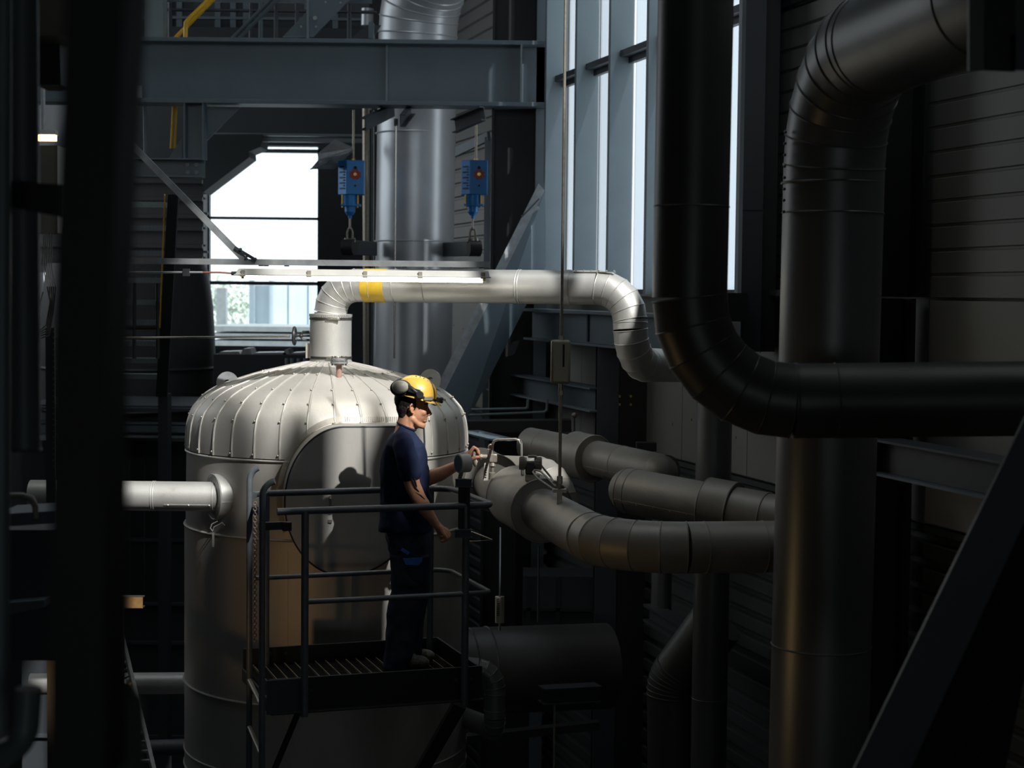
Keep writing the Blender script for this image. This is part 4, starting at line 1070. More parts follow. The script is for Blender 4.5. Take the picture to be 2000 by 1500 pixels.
MB().lathe([(rg_, -.055), (rg_, -.05), (rg_, .0), (rg_*1.04, .002), (rg_*1.04, .012), (rg_*.92, .014)], gc+V((.012,0,0)), gd, seg=40).build('case', mat('brushed_gauge_steel', (214, 210, 204), 0, .4, .05, 20), g, smooth=35)
MB().tube([gc+V((.012,0,0))+gd*.0142, gc+V((.012,0,0))+gd*.0155], rg_*.9, 36).build('dial', 'steel', g)
MB().cyl(gc+V((.02, .02, -.05)), P(898, 934, 10.0), .013, 12).build('stem', 'ssdull', g)
# tapered end bar of the railing with small angle bar
mb = MB(); mb.tube([P(908, 1034, 10.1), P(962, 1055, 9.95), P(905, 1058, 10.1)], .006, 8)
tag(mb.build('bent_rod', 'ssdull'), 'thin bent rod sticking out right of the lower strut bracket', 'rod')

# ladder at the left end
LD = thing('access_ladder', P(500, 1480, 9.9), 'dark tube ladder with hooked tops at the left end of the platform', 'ladder')
nf = P(512, 1200, 9.55); ff = P(487, 1200, 10.2)
for base_, top, yy in ((nf, P(513, 938, 9.55), 9.55), (ff, P(488, 912, 10.2), 10.2)):
    X = V((1, 0, 0)).lerp(-e1, .0); pts_ = [V((base_.x, base_.y, 0)), V((base_.x, base_.y, top.z-.09))]
    hx = .09 if yy < 10 else .07
    for k in range(1, 8): a_ = R(180-11*k); pts_.append(V((base_.x+hx+hx*math.cos(a_), base_.y, top.z-.09+.088*math.sin(a_))))
    MB().tube(pts_, .0185, 16).build('stringer', 'rail', LD, smooth=50)
z_ = P(490, 1328, 10.2).z
while z_ > .3:
    MB().tube([V((nf.x, nf.y, z_)), V((ff.x, ff.y, z_))], .014, 12).build('rung', 'ssdull', LD); z_ -= .29
ch = MB(); q = P(512, 975, 10.1); z_ = q.z; k = 0
while z_ > q.z-.82: ch.ring(V((q.x-.012, 9.9, z_)), (1, 0, 0) if k % 2 else (0, 1, 0), .010, .0028, 10, 5); z_ -= .017; k += 1
tag(ch.build('safety_chain', 'ssdull'), 'thin chain hanging between the two hooked ladder tubes', 'chain')
mb = MB(); mb.bar(P(496, 998, 10.2), P(510, 998, 10.0), .03, .05); mb.build('clamp', 'steel_dk', LD)

# ---------------------------------------------------------------- right side pipes
# valve line C: from beside the tank toward the camera then right
C0 = P(905, 925, 12.4); C1 = P(1000, 968, 10.6); zC = 5.72
def onz(px, Y, z=zC): 
    q = P(px, 900, Y); return V((q.x, q.y, z))
cA, cB, cC, cD = onz(930, 12.3), onz(1190, 8.95), onz(1205, 8.75), onz(1660, 9.9)
cK = V((P(1192, 1060, 8.45).x, 8.45, zC)); cD = onz(1640, 8.62)
ca_ = V((P(925, 930, 12.0).x, 12.0, zC))
rC = .131
pC = pipe('insulated_pipe', 'dusty lagged valve line coming forward then bending right in front of the column', [ca_, cK, cD], rC, .42, 'clad_dull', 5, bands=[(0, .52), (0, .60), (1, .12), (1, .5)])
dC = (cK-ca_).normalized()
def onC(px):
    lo, hi = 0, 1
    for _ in range(40):
        m_ = (lo+hi)/2; q = ca_.lerp(cK, m_); x = 1000+F*(q-CAM).dot(right)/(q-CAM).dot(fwd)
        if x < px: lo = m_
        else: hi = m_
    return ca_.lerp(cK, lo)
k1, k2 = onC(1008), onC(1060)
fcv = flange_cover(pC, (k1+k2)/2, dC, .19, (k2-k1).length, 'clad_dull')
k3, k4 = onC(938), onC(962)
flange_cover(pC, (k3+k4)/2, dC, .195, (k4-k3).length, 'clad_dull')
mb = MB(); q = (k1+k2)/2
for o in (.03,): mb.tube([q+V((.02,-.10,.192)), q+V((.07,-.16,.185)), q+V((.1,-.2,.17))], .008, 8)
mb.build('buckle', 'ssdull', fcv)
# impulse valve on the line
vb = P(962, 893, 10.75)
g = thing('needle_valve', P(962, 925, 10.8), 'brownish instrument valve on the line being turned by the man', 'valve')
MB().box(vb+V((.004,0,-.005)), .052, .045, .055).build('body', 'ssdull', g, bevel=.006)
st = MB(); st.lathe([(.024, -.14), (.022, -.1), (.012, -.095), (.013, -.06), (.024, -.055), (.018, -.03)], vb, seg=20); st.build('lower_stem', 'ssdull', g)
st = MB(); st.lathe([(.02, .02), (.02, .05), (.016, .055), (.016, .07), (.008, .085)], vb+V((-.014,0,0)), seg=16); st.build('upper_fitting', 'ssdull', g)
st = MB(); st.cyl(vb+V((-.02,0,.002)), vb+V((-.068,0,.002)), .016, 16); st.cyl(vb+V((-.066,0,.002)), vb+V((-.078,0,.002)), .02, 6); st.cyl(vb+V((-.07,0,.002)), vb+V((-.115,0,.006)), .006, 8); st.build('spindle', 'ssdull', g)
wc = P(927.5, 895.5, 10.72); hw = MB(); hw.ring(wc, (1,-.12,.05), .043, .0095, 32, 10)
for k in range(3): a_ = k*2*math.pi/3; hw.cyl(wc, wc+V((0, .043*math.cos(a_), .043*math.sin(a_))), .006, 6)
hw.ball(wc, .014); hw.build('handwheel', 'greypl', g)
tg = MB(); q = vb+V((-.035,-.03,-.08)); tg.prism([q+V((-.016,0,.045)), q+V((.014,0,.05)), q+V((.008,0,-.065)), q+V((-.024,0,-.068))], (0,.003,0)); tgo = tg.build('tag', 'white', g, smooth=0)
tx = MB()
for k, (m_) in enumerate(range(6)): tx.box(q+V((-.003-.001*k, -.002, .03-.015*k)), .010, .002, .006)
tx.build('lettering', 'ink', tgo, smooth=0)
mb = MB(); mb.tube([P(961.5, 884, 10.75), P(962, 868, 10.73), P(965, 861.5, 10.7), P(973, 858, 10.66), P(1008, 857.5, 10.35), P(1015.5, 860.5, 10.3), P(1019.5, 868, 10.25), P(1020, 928, 10.15)], .0085, 12)
tag(mb.build('impulse_tube', 'chrome', smooth=50), 'bright bent tube arching from the valve down to the transmitter', 'tube')
g = thing('pressure_transmitter', P(1037, 935, 10.5), 'grey pressure transmitter with round caps sitting on the flange jacket', 'instrument')
tc_ = P(1036, 910, 9.95)
MB().box(tc_+V((0,0,-.01)), .06, .07, .075).build('body', 'darkpl', g, bevel=.008)
for k, dx in ((-1, -.045), (1, .045)):
    mb = MB(); mb.cyl(tc_+V((dx*.5,0,.015)), tc_+V((dx*1.5,.0,.015)), .036, 24)
    for j in range(16): a_ = 2*math.pi*j/16; mb.box(tc_+V((dx*1.1, .036*math.cos(a_), .015+.036*math.sin(a_))), .03, .005, .005)
    mb.build('end_cap', 'greypl', g)
MB().box(tc_+V((.01,0,.056)), .05, .05, .012).build('top_plate', 'greypl', g)
MB().box(tc_+V((.012,0,-.068)), .085, .07, .035).build('foot', 'ssdull', g, bevel=.003)
cbm = MB(); r1_ = P(1088, 948, 9.4)
cbm.tube([tc_+V((.03,-.03,.03)), tc_+V((.06,-.03,.01)), tc_+V((.12,-.05,-.06)), r1_+V((-.02,-.02,.02))], .006, 8)
lp = [tc_+V((.03,-.04,-.04)), tc_+V((.0,-.05,-.055))]
pts_ = [P(1092, 962, 9.35), P(1070, 948, 9.5), P(1050, 934, 9.7), P(1041, 922, 9.8), P(1044, 918, 9.85), P(1055, 920, 9.8), P(1068, 932, 9.6), P(1086, 950, 9.35)]
cbm.tube(pts_, .006, 8)
tag(cbm.build('instrument_cable', 'cable', smooth=60), 'looping light grey cable between the transmitter and the rod', 'cable')
# rod with its cream spring box
RX = 1095; RYY = 9.3
def rodp(py, Y=RYY):
    q = P(1096-(-1)*0, 700, Y); z_ = P(1096, py, Y).z; return V((q.x, Y, z_))
g = thing('spring_support', rodp(980), 'cream boxed spring support hanging on a long rod above the valve line', 'spring hanger')
MB().cyl(rodp(-60), rodp(665), .0085, 14).build('upper_rod', 'ssdull', g)
bx = MB(); bx.box((rodp(0).x-.003, RYY, (rodp(664).z+rodp(749).z)/2), 38/F*RYY, .09, rodp(664).z-rodp(749).z); bx.build('box', 'cream', g, smooth=30, bevel=.014)
sl = MB(); sl.box((rodp(0).x+.012, RYY-.0455, (rodp(672).z+rodp(716).z)/2), .011, .003, rodp(672).z-rodp(716).z); sl.build('scale_slot', 'ink', g, smooth=0)
mb = MB(); mb.cyl(rodp(656), rodp(666), .016, 6); mb.cyl(rodp(748), rodp(772), .012, 10); mb.cyl(rodp(764), rodp(771), .018, 6); mb.cyl(rodp(930), rodp(945), .016, 6); mb.build('coupling', 'ssdull', g)
MB().cyl(rodp(748), rodp(985), .009, 14).build('lower_rod', 'ssdull', g)
mb = MB(); q = rodp(958); mb.box(q, .05, .035, .016); mb.box(q-V((0,0,.06)), .03, .03, .13); 
for k in (-1, 1): mb.cyl(q+V((k*.03,-.03,0)), q+V((k*.03,.03,0)), .01, 8)
mb.build('clevis', 'ssdull', g)
# pipe D group: upper rear line running right
zD = P(1180, 890, 13.0).z
def dpt(px, py, Y): return P(px, py, Y)
D0, D1, D2 = P(1020, 862, 13.6), P(1285, 922, 12.4), P(1230, 955, 11.2)
gD = pipe('insulated_pipe', 'dull lagged line with a flange jacket running right behind the valve line, upper one', [P(1035, 868, 13.6), P(1132, 888, 13.1), P(1300, 925, 12.2)], 34/F*13.3, .5, 'clad_dull', 3, bands=[(0, .3), (1, .5)], seam=-25)
d_ = (P(1300, 925, 12.2)-P(1132, 888, 13.1)).normalized()
flange_cover(gD, P(1142, 892, 13.0), d_, 46/F*13, .24, 'clad_dull')
ebm = MB(); A = arc_pts(P(1180, 900, 12.85), P(1303, 925, 12.2), P(1303, 1000, 11.9)+V((0,0,-.3)), .13, 4); 
MB().ball(P(1290, 922, 12.2), 34/F*12.4, seg=24, rg=14).build('elbow', 'clad_dull', gD)
gE = pipe('insulated_pipe', 'dull lagged line with a screwed seam leading right to the biggest duct, middle one', [P(1225, 958, 11.7), P(1400, 992, 11.2), P(1560, 1022, 10.9)], 46/F*11.4, .5, 'clad_dull', 2, bands=[(0, .0), (0, .1)], seam=-20)
MB().ball(P(1232, 958, 11.75), 45/F*11.5, seg=28, rg=16).build('end_elbow', 'clad_dull', gE)
d_ = (P(1560, 1022, 10.9)-P(1400, 992, 11.2)).normalized()
flange_cover(gE, P(1408, 992, 11.2), d_, 56/F*11.2, .20, 'clad_dull'); flange_cover(gE, P(1455, 1004, 11.1), d_, 50/F*11.2, .3, 'clad_dull')
# pipe behind flange: short line with elbow down right of the gauge
pipe('insulated_pipe', 'dull lagged line curving down behind the transmitter and the rod', [P(890, 925, 12.9), P(1085, 935, 12.0), P(1088, 1000, 12.0)], 42/F*12, .2, 'clad_dull', 5, bands=[(0, .4)], seam=None)
# vertical duct right of centre (thin)
gx_ = P(1392, 900, 12.1)
pipe('insulated_pipe', 'slim vertical lagged pipe below the big dark bend, left of the biggest duct', [(P(1392, 1000, 11.75).x, 11.75, 0), (P(1394, 700, 11.75).x+.01, 11.75, 6.75)], 35/F*11.75, .2, 'clad_dark', 3, bands=[(0, P(1390, 1322, 12.4).z/6.75)])
pipe('insulated_pipe', 'short slim vertical pipe just left of the slim one, near the column', [(P(1292, 1150, 13.2).x, 13.2, P(1292, 1192, 13.2).z), (P(1292, 1150, 13.2).x, 13.2, P(1292, 1000, 13.2).z)], 20/F*13.2, .2, 'clad_dark', 3)
mb = MB(); mb.ibeam(P(1270, 1196, 13.4), P(1350, 1240, 12.3), .14, .12)
tag(mb.build('steel_beam', 'steel_dk', smooth=0), 'short dark beam end under the short slim pipe by the column', 'beam')
# dark curved duct at the bottom behind
pipe('curved_duct', 'dark duct bend with seam ribs low behind the slim vertical pipe', [P(1318, 1600, 12.35), P(1316, 1330, 12.35), P(1400, 1215, 12.2)], .2, .3, 'clad_black', 6)
# biggest vertical duct B
BYd = 7.95; bc = P(1606, 900, BYd); rB = 97/F*BYd
bz = P(1640, 118, BYd).z
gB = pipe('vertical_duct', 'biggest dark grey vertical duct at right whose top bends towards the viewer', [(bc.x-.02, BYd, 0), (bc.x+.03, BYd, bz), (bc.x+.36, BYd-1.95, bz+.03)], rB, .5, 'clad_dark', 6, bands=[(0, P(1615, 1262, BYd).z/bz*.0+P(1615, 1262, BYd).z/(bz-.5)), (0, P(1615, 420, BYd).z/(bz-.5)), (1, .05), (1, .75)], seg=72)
mb = MB()
for py in (358,): mb.ring((bc.x+.02, BYd, P(1615, py, BYd).z), (0,0,1), rB, .006, 64)
for k in range(8):
    q = V((bc.x-rB*.93, BYd-rB*.35, P(1615, 262+k*22, BYd).z)); mb.ball(q, .008, seg=8, rg=6)
mb.build('seam_band', 'clad_dark', gB)
# nearer pipe A coming down and turning right
AYd = 7.0; ac = P(1349, 400, AYd); rA = 73/F*AYd
az = P(1400, 786, AYd).z
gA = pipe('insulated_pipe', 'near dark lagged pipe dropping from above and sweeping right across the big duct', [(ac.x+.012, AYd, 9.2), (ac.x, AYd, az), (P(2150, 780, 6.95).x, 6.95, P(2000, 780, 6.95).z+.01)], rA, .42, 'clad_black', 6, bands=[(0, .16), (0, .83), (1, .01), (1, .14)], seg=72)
mb = MB(); s0_ = V((P(1568, 724, 6.96).x, 6.96, P(1568, 724, 6.9).z+.001)); s1_ = V((P(2100, 716, 6.96).x, 6.96, P(2100, 716, 6.9).z))
for k in range(7): q = s0_.lerp(s1_, k/6.0); q.z = az+rA-.002+.012*k/6; mb.ball(q, .007, seg=8, rg=6)
mb.build('screw', 'clad_black', gA)
tag(MB().box(P(1262, 872, 13.5), .16, .1, .07).build('junction_box', 'black', smooth=0, bevel=.004), 'small black box above the upper rear lagged line beside the heavy column', 'box')
# light rod bracket at (1425..1450, 600)
tag(MB().box(P(1438, 600, 11.95), .14, .12, .20).build('sill_block', 'black', smooth=0), 'black block under the right end of the last window bay', 'block')

# near dark steelwork right
g = thing('near_brace', P(1850, 1500, 5), 'near dark diagonal brace crossing the bottom right corner', 'brace')
MB().prism([P(2040, 740, 5.0), P(2060, 890, 5.0), P(1775, 1510, 5.0), P(1665, 1510, 5.0)], (0, .02, 0)).build('web', 'steel_dk', g, smooth=0)
MB().prism([P(2030, 940, 5.0), P(2080, 940, 5.2), P(1960, 1520, 5.2), P(1775, 1510, 5.0)], (0, .1, 0)).build('flange', 'black', g, smooth=0)
g = thing('near_bracket', P(1950, 130, 4.8), 'dark plate bracket in the top right corner in front of the big duct bend', 'bracket')
MB().prism([P(1893, -20, 4.8), P(1922, -20, 4.8), P(1922, 136, 4.8), P(1893, 139, 4.8)], (0, .02, 0)).build('side_plate', 'clad_black', g, smooth=0)
MB().prism([P(1922, -20, 4.85), P(1984, -20, 4.85), P(1984, 139, 4.85), P(1922, 136, 4.85)], (0, .02, 0)).build('back_plate', 'black', g, smooth=0)
MB().prism([P(1984, 65, 4.8), P(2040, 65, 4.8), P(2040, 136, 4.8), P(1984, 136, 4.8)], (0, .02, 0)).build('end_plate', 'steel_dk', g, smooth=0)

# ---------------------------------------------------------------- bottom middle
Y_ = 13.6
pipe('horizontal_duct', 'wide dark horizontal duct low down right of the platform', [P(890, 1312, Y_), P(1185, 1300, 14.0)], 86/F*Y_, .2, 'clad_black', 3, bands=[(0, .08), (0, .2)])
pipe('insulated_pipe', 'small lagged pipe bending down in front of the wide dark duct', [P(880, 1300, 11.6), P(966, 1310, 11.6), P(966, 1425, 11.6), P(905, 1400, 12.6)], 21/F*11.6, [.13, .10], 'clad_dark', 4, bands=[(1, .2), (1, .75)])
mb = MB(); mb.ibeam(P(1057, 1358, 12.2), P(1168, 1352, 12.35), .12, .14, .01, .008)
g = thing('steel_beam', P(1112, 1368, 12.2), 'short dark beam stub crossing in front of the wide dark duct', 'beam')
mb.build('profile', 'steel_dk', g, smooth=0); MB().cyl(P(1083, 1372, 12.2), P(1082, 1510, 12.2), .009, 10).build('rod', 'ssdull', g)
g = thing('spring_hanger', P(976, 1220, 12.3), 'small dark cylindrical spring hanger on a wire right of the platform railing', 'spring hanger')
MB().cyl(P(977, 1030, 12.3), P(976, 1166, 12.3), .006, 8).build('upper_rod', 'steel_dk', g)
MB().cyl(P(976, 1165, 12.3), P(976, 1216, 12.3), 9/F*12.3, 20).build('can', 'cream', g)
mb = MB()
for k in range(9): mb.box(P(973, 1170+4*k, 12.265), .018, .004, .006)
mb.build('scale', 'ink', g, smooth=0)
MB().cyl(P(976, 1216, 12.3), P(976, 1232, 12.3), .008, 8).build('lower_rod', 'ssdull', g)
g = thing('dark_cabinet', P(1090, 1230, 15), 'dark framed cabinet against the corrugated wall above the wide duct', 'cabinet')
a, b = P(1022, 1150, 15.2), P(1180, 1150, 15.2); z0, z1 = P(1100, 1232, 15.2).z, P(1100, 1128, 15.2).z
MB().box(((a.x+b.x)/2, 15.5, (z0+z1)/2), b.x-a.x, .5, z1-z0).build('body', 'steel_dk', g, smooth=0)
mb = MB()
for px in (1033, 1090): mb.box((P(px, 1150, 15.2).x, 15.24, (z0+z1)/2), .04, .04, z1-z0)
mb.box(((a.x+b.x)/2, 15.24, z1-.3), b.x-a.x, .04, .03); mb.build('frame', 'walldark', g, smooth=0)
tag(MB().cyl(P(1052, 1065, 12.8), P(1051, 1215, 12.8), .008, 8).build('hanger_rod', 'steel_dk'), 'thin dark rod in front of the corrugated wall under the valve line', 'rod')
g = thing('bent_tube_run', P(960, 830, 15.5), 'pair of thin bent tubes below the wall beam right of the tank', 'tube')
mb = MB(); mb.tube([P(920, 800, 15.5), P(1026, 798, 15.5), P(1030, 796, 15.5), P(1031, 780, 15.5)], .012, 8); mb.build('upper_tube', 'steel_lt', g)
mb = MB(); mb.tube([P(915, 811, 15.5), P(1062, 805, 15.5), P(1068, 801, 15.5), P(1069, 780, 15.5)], .012, 8); mb.build('lower_tube', 'steel_lt', g)
mb = MB(); mb.bar(P(900, 832, 15.0), P(1115, 830, 15.0), .25, .10)
tag(mb.build('cable_tray', 'black', smooth=0), 'black horizontal tray right of the tank above the rear lagged line', 'tray')
mb = MB(); mb.bar(P(915, 842, 13.8), P(988, 860, 13.2), .2, .012); mb.box(P(941, 870, 13.6), .05, .03, .22)
tag(mb.build('shelf_bracket', 'steel', smooth=0), 'grey shelf bracket just right of the tank shoulder', 'bracket')
tag(MB().bar(P(890, 1445, 12.9), P(1170, 1415, 13.0), .1, .06).build('floor_channel', 'black', smooth=0), 'black channel at the bottom under the wide dark duct', 'channel')
# wall ribs' small valve stem
mb = MB(); mb.cyl(P(1122, 812, 15), P(1121, 880, 15), .008, 8); mb.ball(P(1122, 811, 15), .025)
tag(mb.build('valve_stem', 'ssdull'), 'thin stem with small knob below the wall beam', 'valve')

# ---------------------------------------------------------------- left foreground (out of focus)
g = thing('near_column', P(160, 1500, 1.7), 'huge out of focus dark post crossing the left foreground', 'post')
mb = MB(); mb.prism([P(128, -40, 1.7), P(246, -40, 1.7), P(206, 700, 1.7), P(206, 1540, 1.7), P(96, 1540, 1.7), P(100, 700, 1.7)], (0, .10, 0))
mb.build('post', 'black', g, smooth=0)
q = P(200, 1500, 2.3)
mb = MB(); mb.tube([V((q.x, 2.35, 5.5)), V((q.x, 2.35, P(200, 1385, 2.3).z)), V((q.x, 2.36, P(200, 1355, 2.3).z))], [.05, .046, .03], 32)
tag(mb.build('round_post', 'clad_dark', smooth=40), 'blurred grey round post top at the very bottom left', 'post')
g = thing('near_pipe', P(40, 900, 4.6), 'blue grey vertical pipe in the left foreground with a dark bracket across it', 'pipe')
c1, c2 = P(44, -40, 4.6), P(42, 878, 4.6); r_ = 30/F*4.6
MB().tube([c1, V((c1.x, c1.y, c2.z))], r_, 40).build('tube', 'steel_lt', g)
MB().tube([P(7, -40, 4.2), P(2, 1500, 4.2)], .02, 20).build('side_tube', 'steel_lt', g)
MB().ring(V((c1.x, c1.y, c2.z)), (0,0,1), r_, .004, 40).build('rim', 'steel', g)
MB().prism([P(-10, 352, 4.4), P(118, 360, 4.4), P(118, 424, 4.4), P(-10, 398, 4.4)], (0, .02, 0)).build('bracket', 'black', g, smooth=0)
g = thing('near_pipe', P(50, 1480, 3.6), 'blurred blue elbow pipe at the bottom left corner', 'pipe')
A = arc_pts(P(54, 1330, 3.6), P(50, 1462, 3.6), P(-60, 1490, 3.5), .06, 6)
mb = MB(); mb.tube([P(56, 1345, 3.6)]+A+[P(-60, 1490, 3.5)], 26/F*3.6, 32); mb.build('elbow', 'steel_lt', g, smooth=30)
px_poly('pale_enclosure', [(28, -20), (140, -20), (140, 70), (28, 68)], 6.0, .3, 'cream', 'grey enclosure box at the top left behind the near pipe', 'box')
px_poly('control_box', [(64, 284), (112, 284), (112, 455), (64, 455)], 8.95, .2, 'cream', 'dim grey control box between the near pipe and the near post', 'box')
px_poly('dark_gearbox', [(66, 70), (116, 70), (118, 165), (66, 165)], 6.2, .2, 'black', 'dark gearbox hanging under the grey enclosure at upper left', 'machine')
g = thing('amber_lamp', P(90, 270, 15), 'small glowing amber strip lamp seen between the near pipe and post', 'lamp')
a, b = P(60, 269, 15), P(109, 269, 15)
MB().box(((a.x+b.x)/2, 15, a.z), b.x-a.x, .08, .05).build('tube', 'amber', g); MB().box(((a.x+b.x)/2, 15, a.z+.045), b.x-a.x+.02, .1, .04).build('housing', 'lampgrey', g); MB().cyl(((a.x+b.x)/2, 15, a.z+.05), ((a.x+b.x)/2, 15, HH), .02, 10).build('rod', 'galv', g)
g = thing('amber_lamp', P(222, 1240, 15), 'tiny amber lamp low at left beside the cable ladder', 'lamp')
MB().box(P(214, 1245, 15), .09, .04, .022).build('tube', 'amber', g); MB().box(P(227, 1236, 15), .03, .04, .018).build('tube', 'amber', g); q = P(218, 1242, 15.03); MB().cyl((q.x, q.y, 0), q, .02, 10).build('stand', 'black', g)
# strip of slotted strut, cables
g = thing('slotted_strut', P(98, 900, 9), 'tall slotted strut with a row of pale holes left of the near post', 'bracket')
mb = MB(); a = P(98, 600, 9); mb.box((a.x, 9, (P(98, 640, 9).z+4)/2), 17/F*9, .02, P(98, 640, 9).z-4); mb.build('strip', 'steel_dk', g, smooth=0)
mb = MB()
for k in range(24): mb.box(P(104, 648+k*11.4, 8.985), .006, .004, .008)
mb.build('slot', 'galv', g, smooth=0)
for k in range(5):
    mb = MB(); x_ = 82+4*k; mb.tube([P(x_+4, 455, 8.95), P(x_+2, 520, 8.95), P(x_+10, 560, 8.6), P(98+1.5*k, 590+5*k, 8.95), P(90+1.5*k, 635+5*k, 8.95), P(78, 645+4*k, 8.95), P(72, 620, 8.95), P(84, 570, 8.95)], .0035, 6)
    tag(mb.build('cable', 'cable', smooth=60), 'thin grey looped cable hanging below the control box at left', 'cable', 'cables looped below the control box')
for py in (741-0, 768+0): pass
g = thing('wall_machinery', P(60, 1100, 7), 'dim machine casing below the near pipe at the lower left', 'machine')
MB().prism([P(-10, 1035, 7), P(112, 1035, 7), P(108, 1290, 7), P(-10, 1290, 7)], (0, .4, 0)).build('casing', 'steel_dk', g, smooth=0)
MB().prism([P(-10, 1180, 6.9), P(86, 1172, 6.9), P(86, 1186, 6.9), P(-10, 1206, 6.9)], (0, .1, 0)).build('ledge', 'steel', g, smooth=0)
MB().prism([P(-10, 1005, 6.6), P(105, 998, 6.6), P(105, 1022, 6.6), P(-10, 1030, 6.6)], (0, .3, 0)).build('top_plate', 'steel', g, smooth=0)
mb = MB(); mb.tube([P(-10, 968, 6.0), P(45, 968, 6.0), P(62, 974, 6.0), P(69, 990, 6.0), P(69, 1012, 6.0)], .011, 12)
tag(mb.build('bent_pipe', 'clad_dull', smooth=50), 'dull bent pipe curving over the machine casing at left', 'pipe')
# T beams at left and cable ladder
for (x1, x2, y, lb) in ((150, 240, 1053, 'short dark beam end poking out beside the near post, upper one'), (150, 279, 1177, 'short dark beam end poking out beside the near post, lower one')):
    mb = MB(); h = 17 if y == 1053 else 22; a, b = P(x1, y, 10), P(x2, y, 10); mb.channel(V((a.x, 10, b.z)), V((b.x, 10, b.z)), h/F*10, .06, -1, .006)
    tag(mb.build('beam_stub', 'ssdull' if y > 1100 else 'steel_dk', smooth=0), lb, 'beam')
tag(MB().box((P(236, 1300, 10.1).x, 10.1, (P(236, 1190, 10.1).z+3)/2), .035, .04, P(236, 1190, 10.1).z-3).build('strut_post', 'steel_dk', smooth=0), 'thin dark post under the lower beam end at left', 'post')
g = thing('cable_ladder', P(270, 1500, 9), 'sloping galvanised cable ladder at the lower left beside the tank', 'cable ladder')
Lr = [(P(214, 1140, 12.0), P(302, 1515, 8.6)), (P(203, 1160, 12.0), P(268, 1515, 8.6))]
for a_, b_ in Lr: MB().bar(a_, b_, .02, .06).build('side_rail', 'galv', g, smooth=0)
for k in range(26):
    t_ = (k+.5)/26; MB().bar(Lr[0][0].lerp(Lr[0][1], t_), Lr[1][0].lerp(Lr[1][1], t_), .03, .012).build('rung', 'galv', g, smooth=0)

# warm flood light outside the frame at lower left (a lamp of the hall)
fl = V((-2.75, 7.4, 4.75))
g = thing('flood_light', fl, 'warm flood light on a stand low at the left, outside the frame', 'lamp')
MB().box(fl+V((-.06,-.08,0)), .22, .1, .16, (V((.8,-.6,0)), V((.6,.8,0)), V((0,0,1)))).build('housing', 'darkpl', g, bevel=.01)
MB().cyl((fl.x-.06, fl.y-.08, 0), (fl.x-.06, fl.y-.08, fl.z-.08), .02, 12).build('stand', 'galv', g)
l = bpy.data.lights.new('flood_lamp', 'SPOT'); l.energy = 30; l.color = (1, .60, .26); l.spot_size = R(26); l.spot_blend = 1; l.shadow_soft_size = .06
lo = bpy.data.objects.new('flood_lamp', l); C.objects.link(lo); lo.location = fl+V((.06,.06,0)); lo.parent = None
l2 = bpy.data.lights.new('flood_spill', 'SPOT'); l2.energy = 18; l2.color = (1, .66, .30); l2.spot_size = R(95); l2.spot_blend = 1; l2.shadow_soft_size = .12
lo2 = bpy.data.objects.new('flood_spill', l2); C.objects.link(lo2); lo2.location = fl+V((.08,-.02,.05)); lo2.rotation_euler = (V((2.2, 7.6, 5.2))-lo2.location).to_track_quat('-Z', 'Y').to_euler()
lo.rotation_euler = (V((TX-.32, 11.4, 4.95))-lo.location).to_track_quat('-Z', 'Y').to_euler()


# ---------------------------------------------------------------- the man
MY = 10.5
def H(px, py, dy=0): return P(px, py, MY+dy)
def blob(name, mb, m, parent, voxel, sm=4, disp=0, dscale=6, dvec=(1, 1, 1), smooth=60):
    """one continuous surface out of overlapping solids"""
    me = bpy.data.meshes.new('t'); me.from_pydata(mb.v, [], mb.f)
    b = bmesh.new(); b.from_mesh(me); bmesh.ops.recalc_face_normals(b, faces=b.faces); b.to_mesh(me); b.free()
    o = bpy.data.objects.new('t', me); C.objects.link(o)
    r = o.modifiers.new('r', 'REMESH'); r.mode = 'VOXEL'; r.voxel_size = voxel
    if sm: q = o.modifiers.new('s', 'SMOOTH'); q.iterations = sm; q.factor = .5
    bpy.context.view_layer.update(); dg = bpy.context.evaluated_depsgraph_get()
    e = o.evaluated_get(dg); n = bpy.data.meshes.new_from_object(e)
    bpy.data.objects.remove(o); bpy.data.meshes.remove(me)
    org = parent_origin(parent)
    if disp:
        nn = [v.normal.copy() for v in n.vertices]
        for v, q in zip(n.vertices, nn):
            c = v.co; f = noise.noise(V((c.x*dscale*dvec[0], c.y*dscale*dvec[1], c.z*dscale*dvec[2])))
            f2 = noise.noise(V((c.x*dscale*2.3*dvec[0]+7, c.y*dscale*2.3, c.z*dscale*2.3*dvec[2])))
            v.co = c + q*disp*(abs(f)*-1.6+.3 + .5*f2)
    for v in n.vertices: v.co -= org
    n.materials.clear(); n.materials.append(M[m]); n.name = name
    n.polygons.foreach_set('material_index', [0]*len(n.polygons))
    n.shade_smooth(); o = bpy.data.objects.new(name, n); C.objects.link(o); o.parent = parent
    return o
MAN = thing('person', (H(800, 1310).x, MY, zp), 'man in navy t-shirt, dark trousers and yellow hard hat turning a valve', 'person')
U = 1/314.3
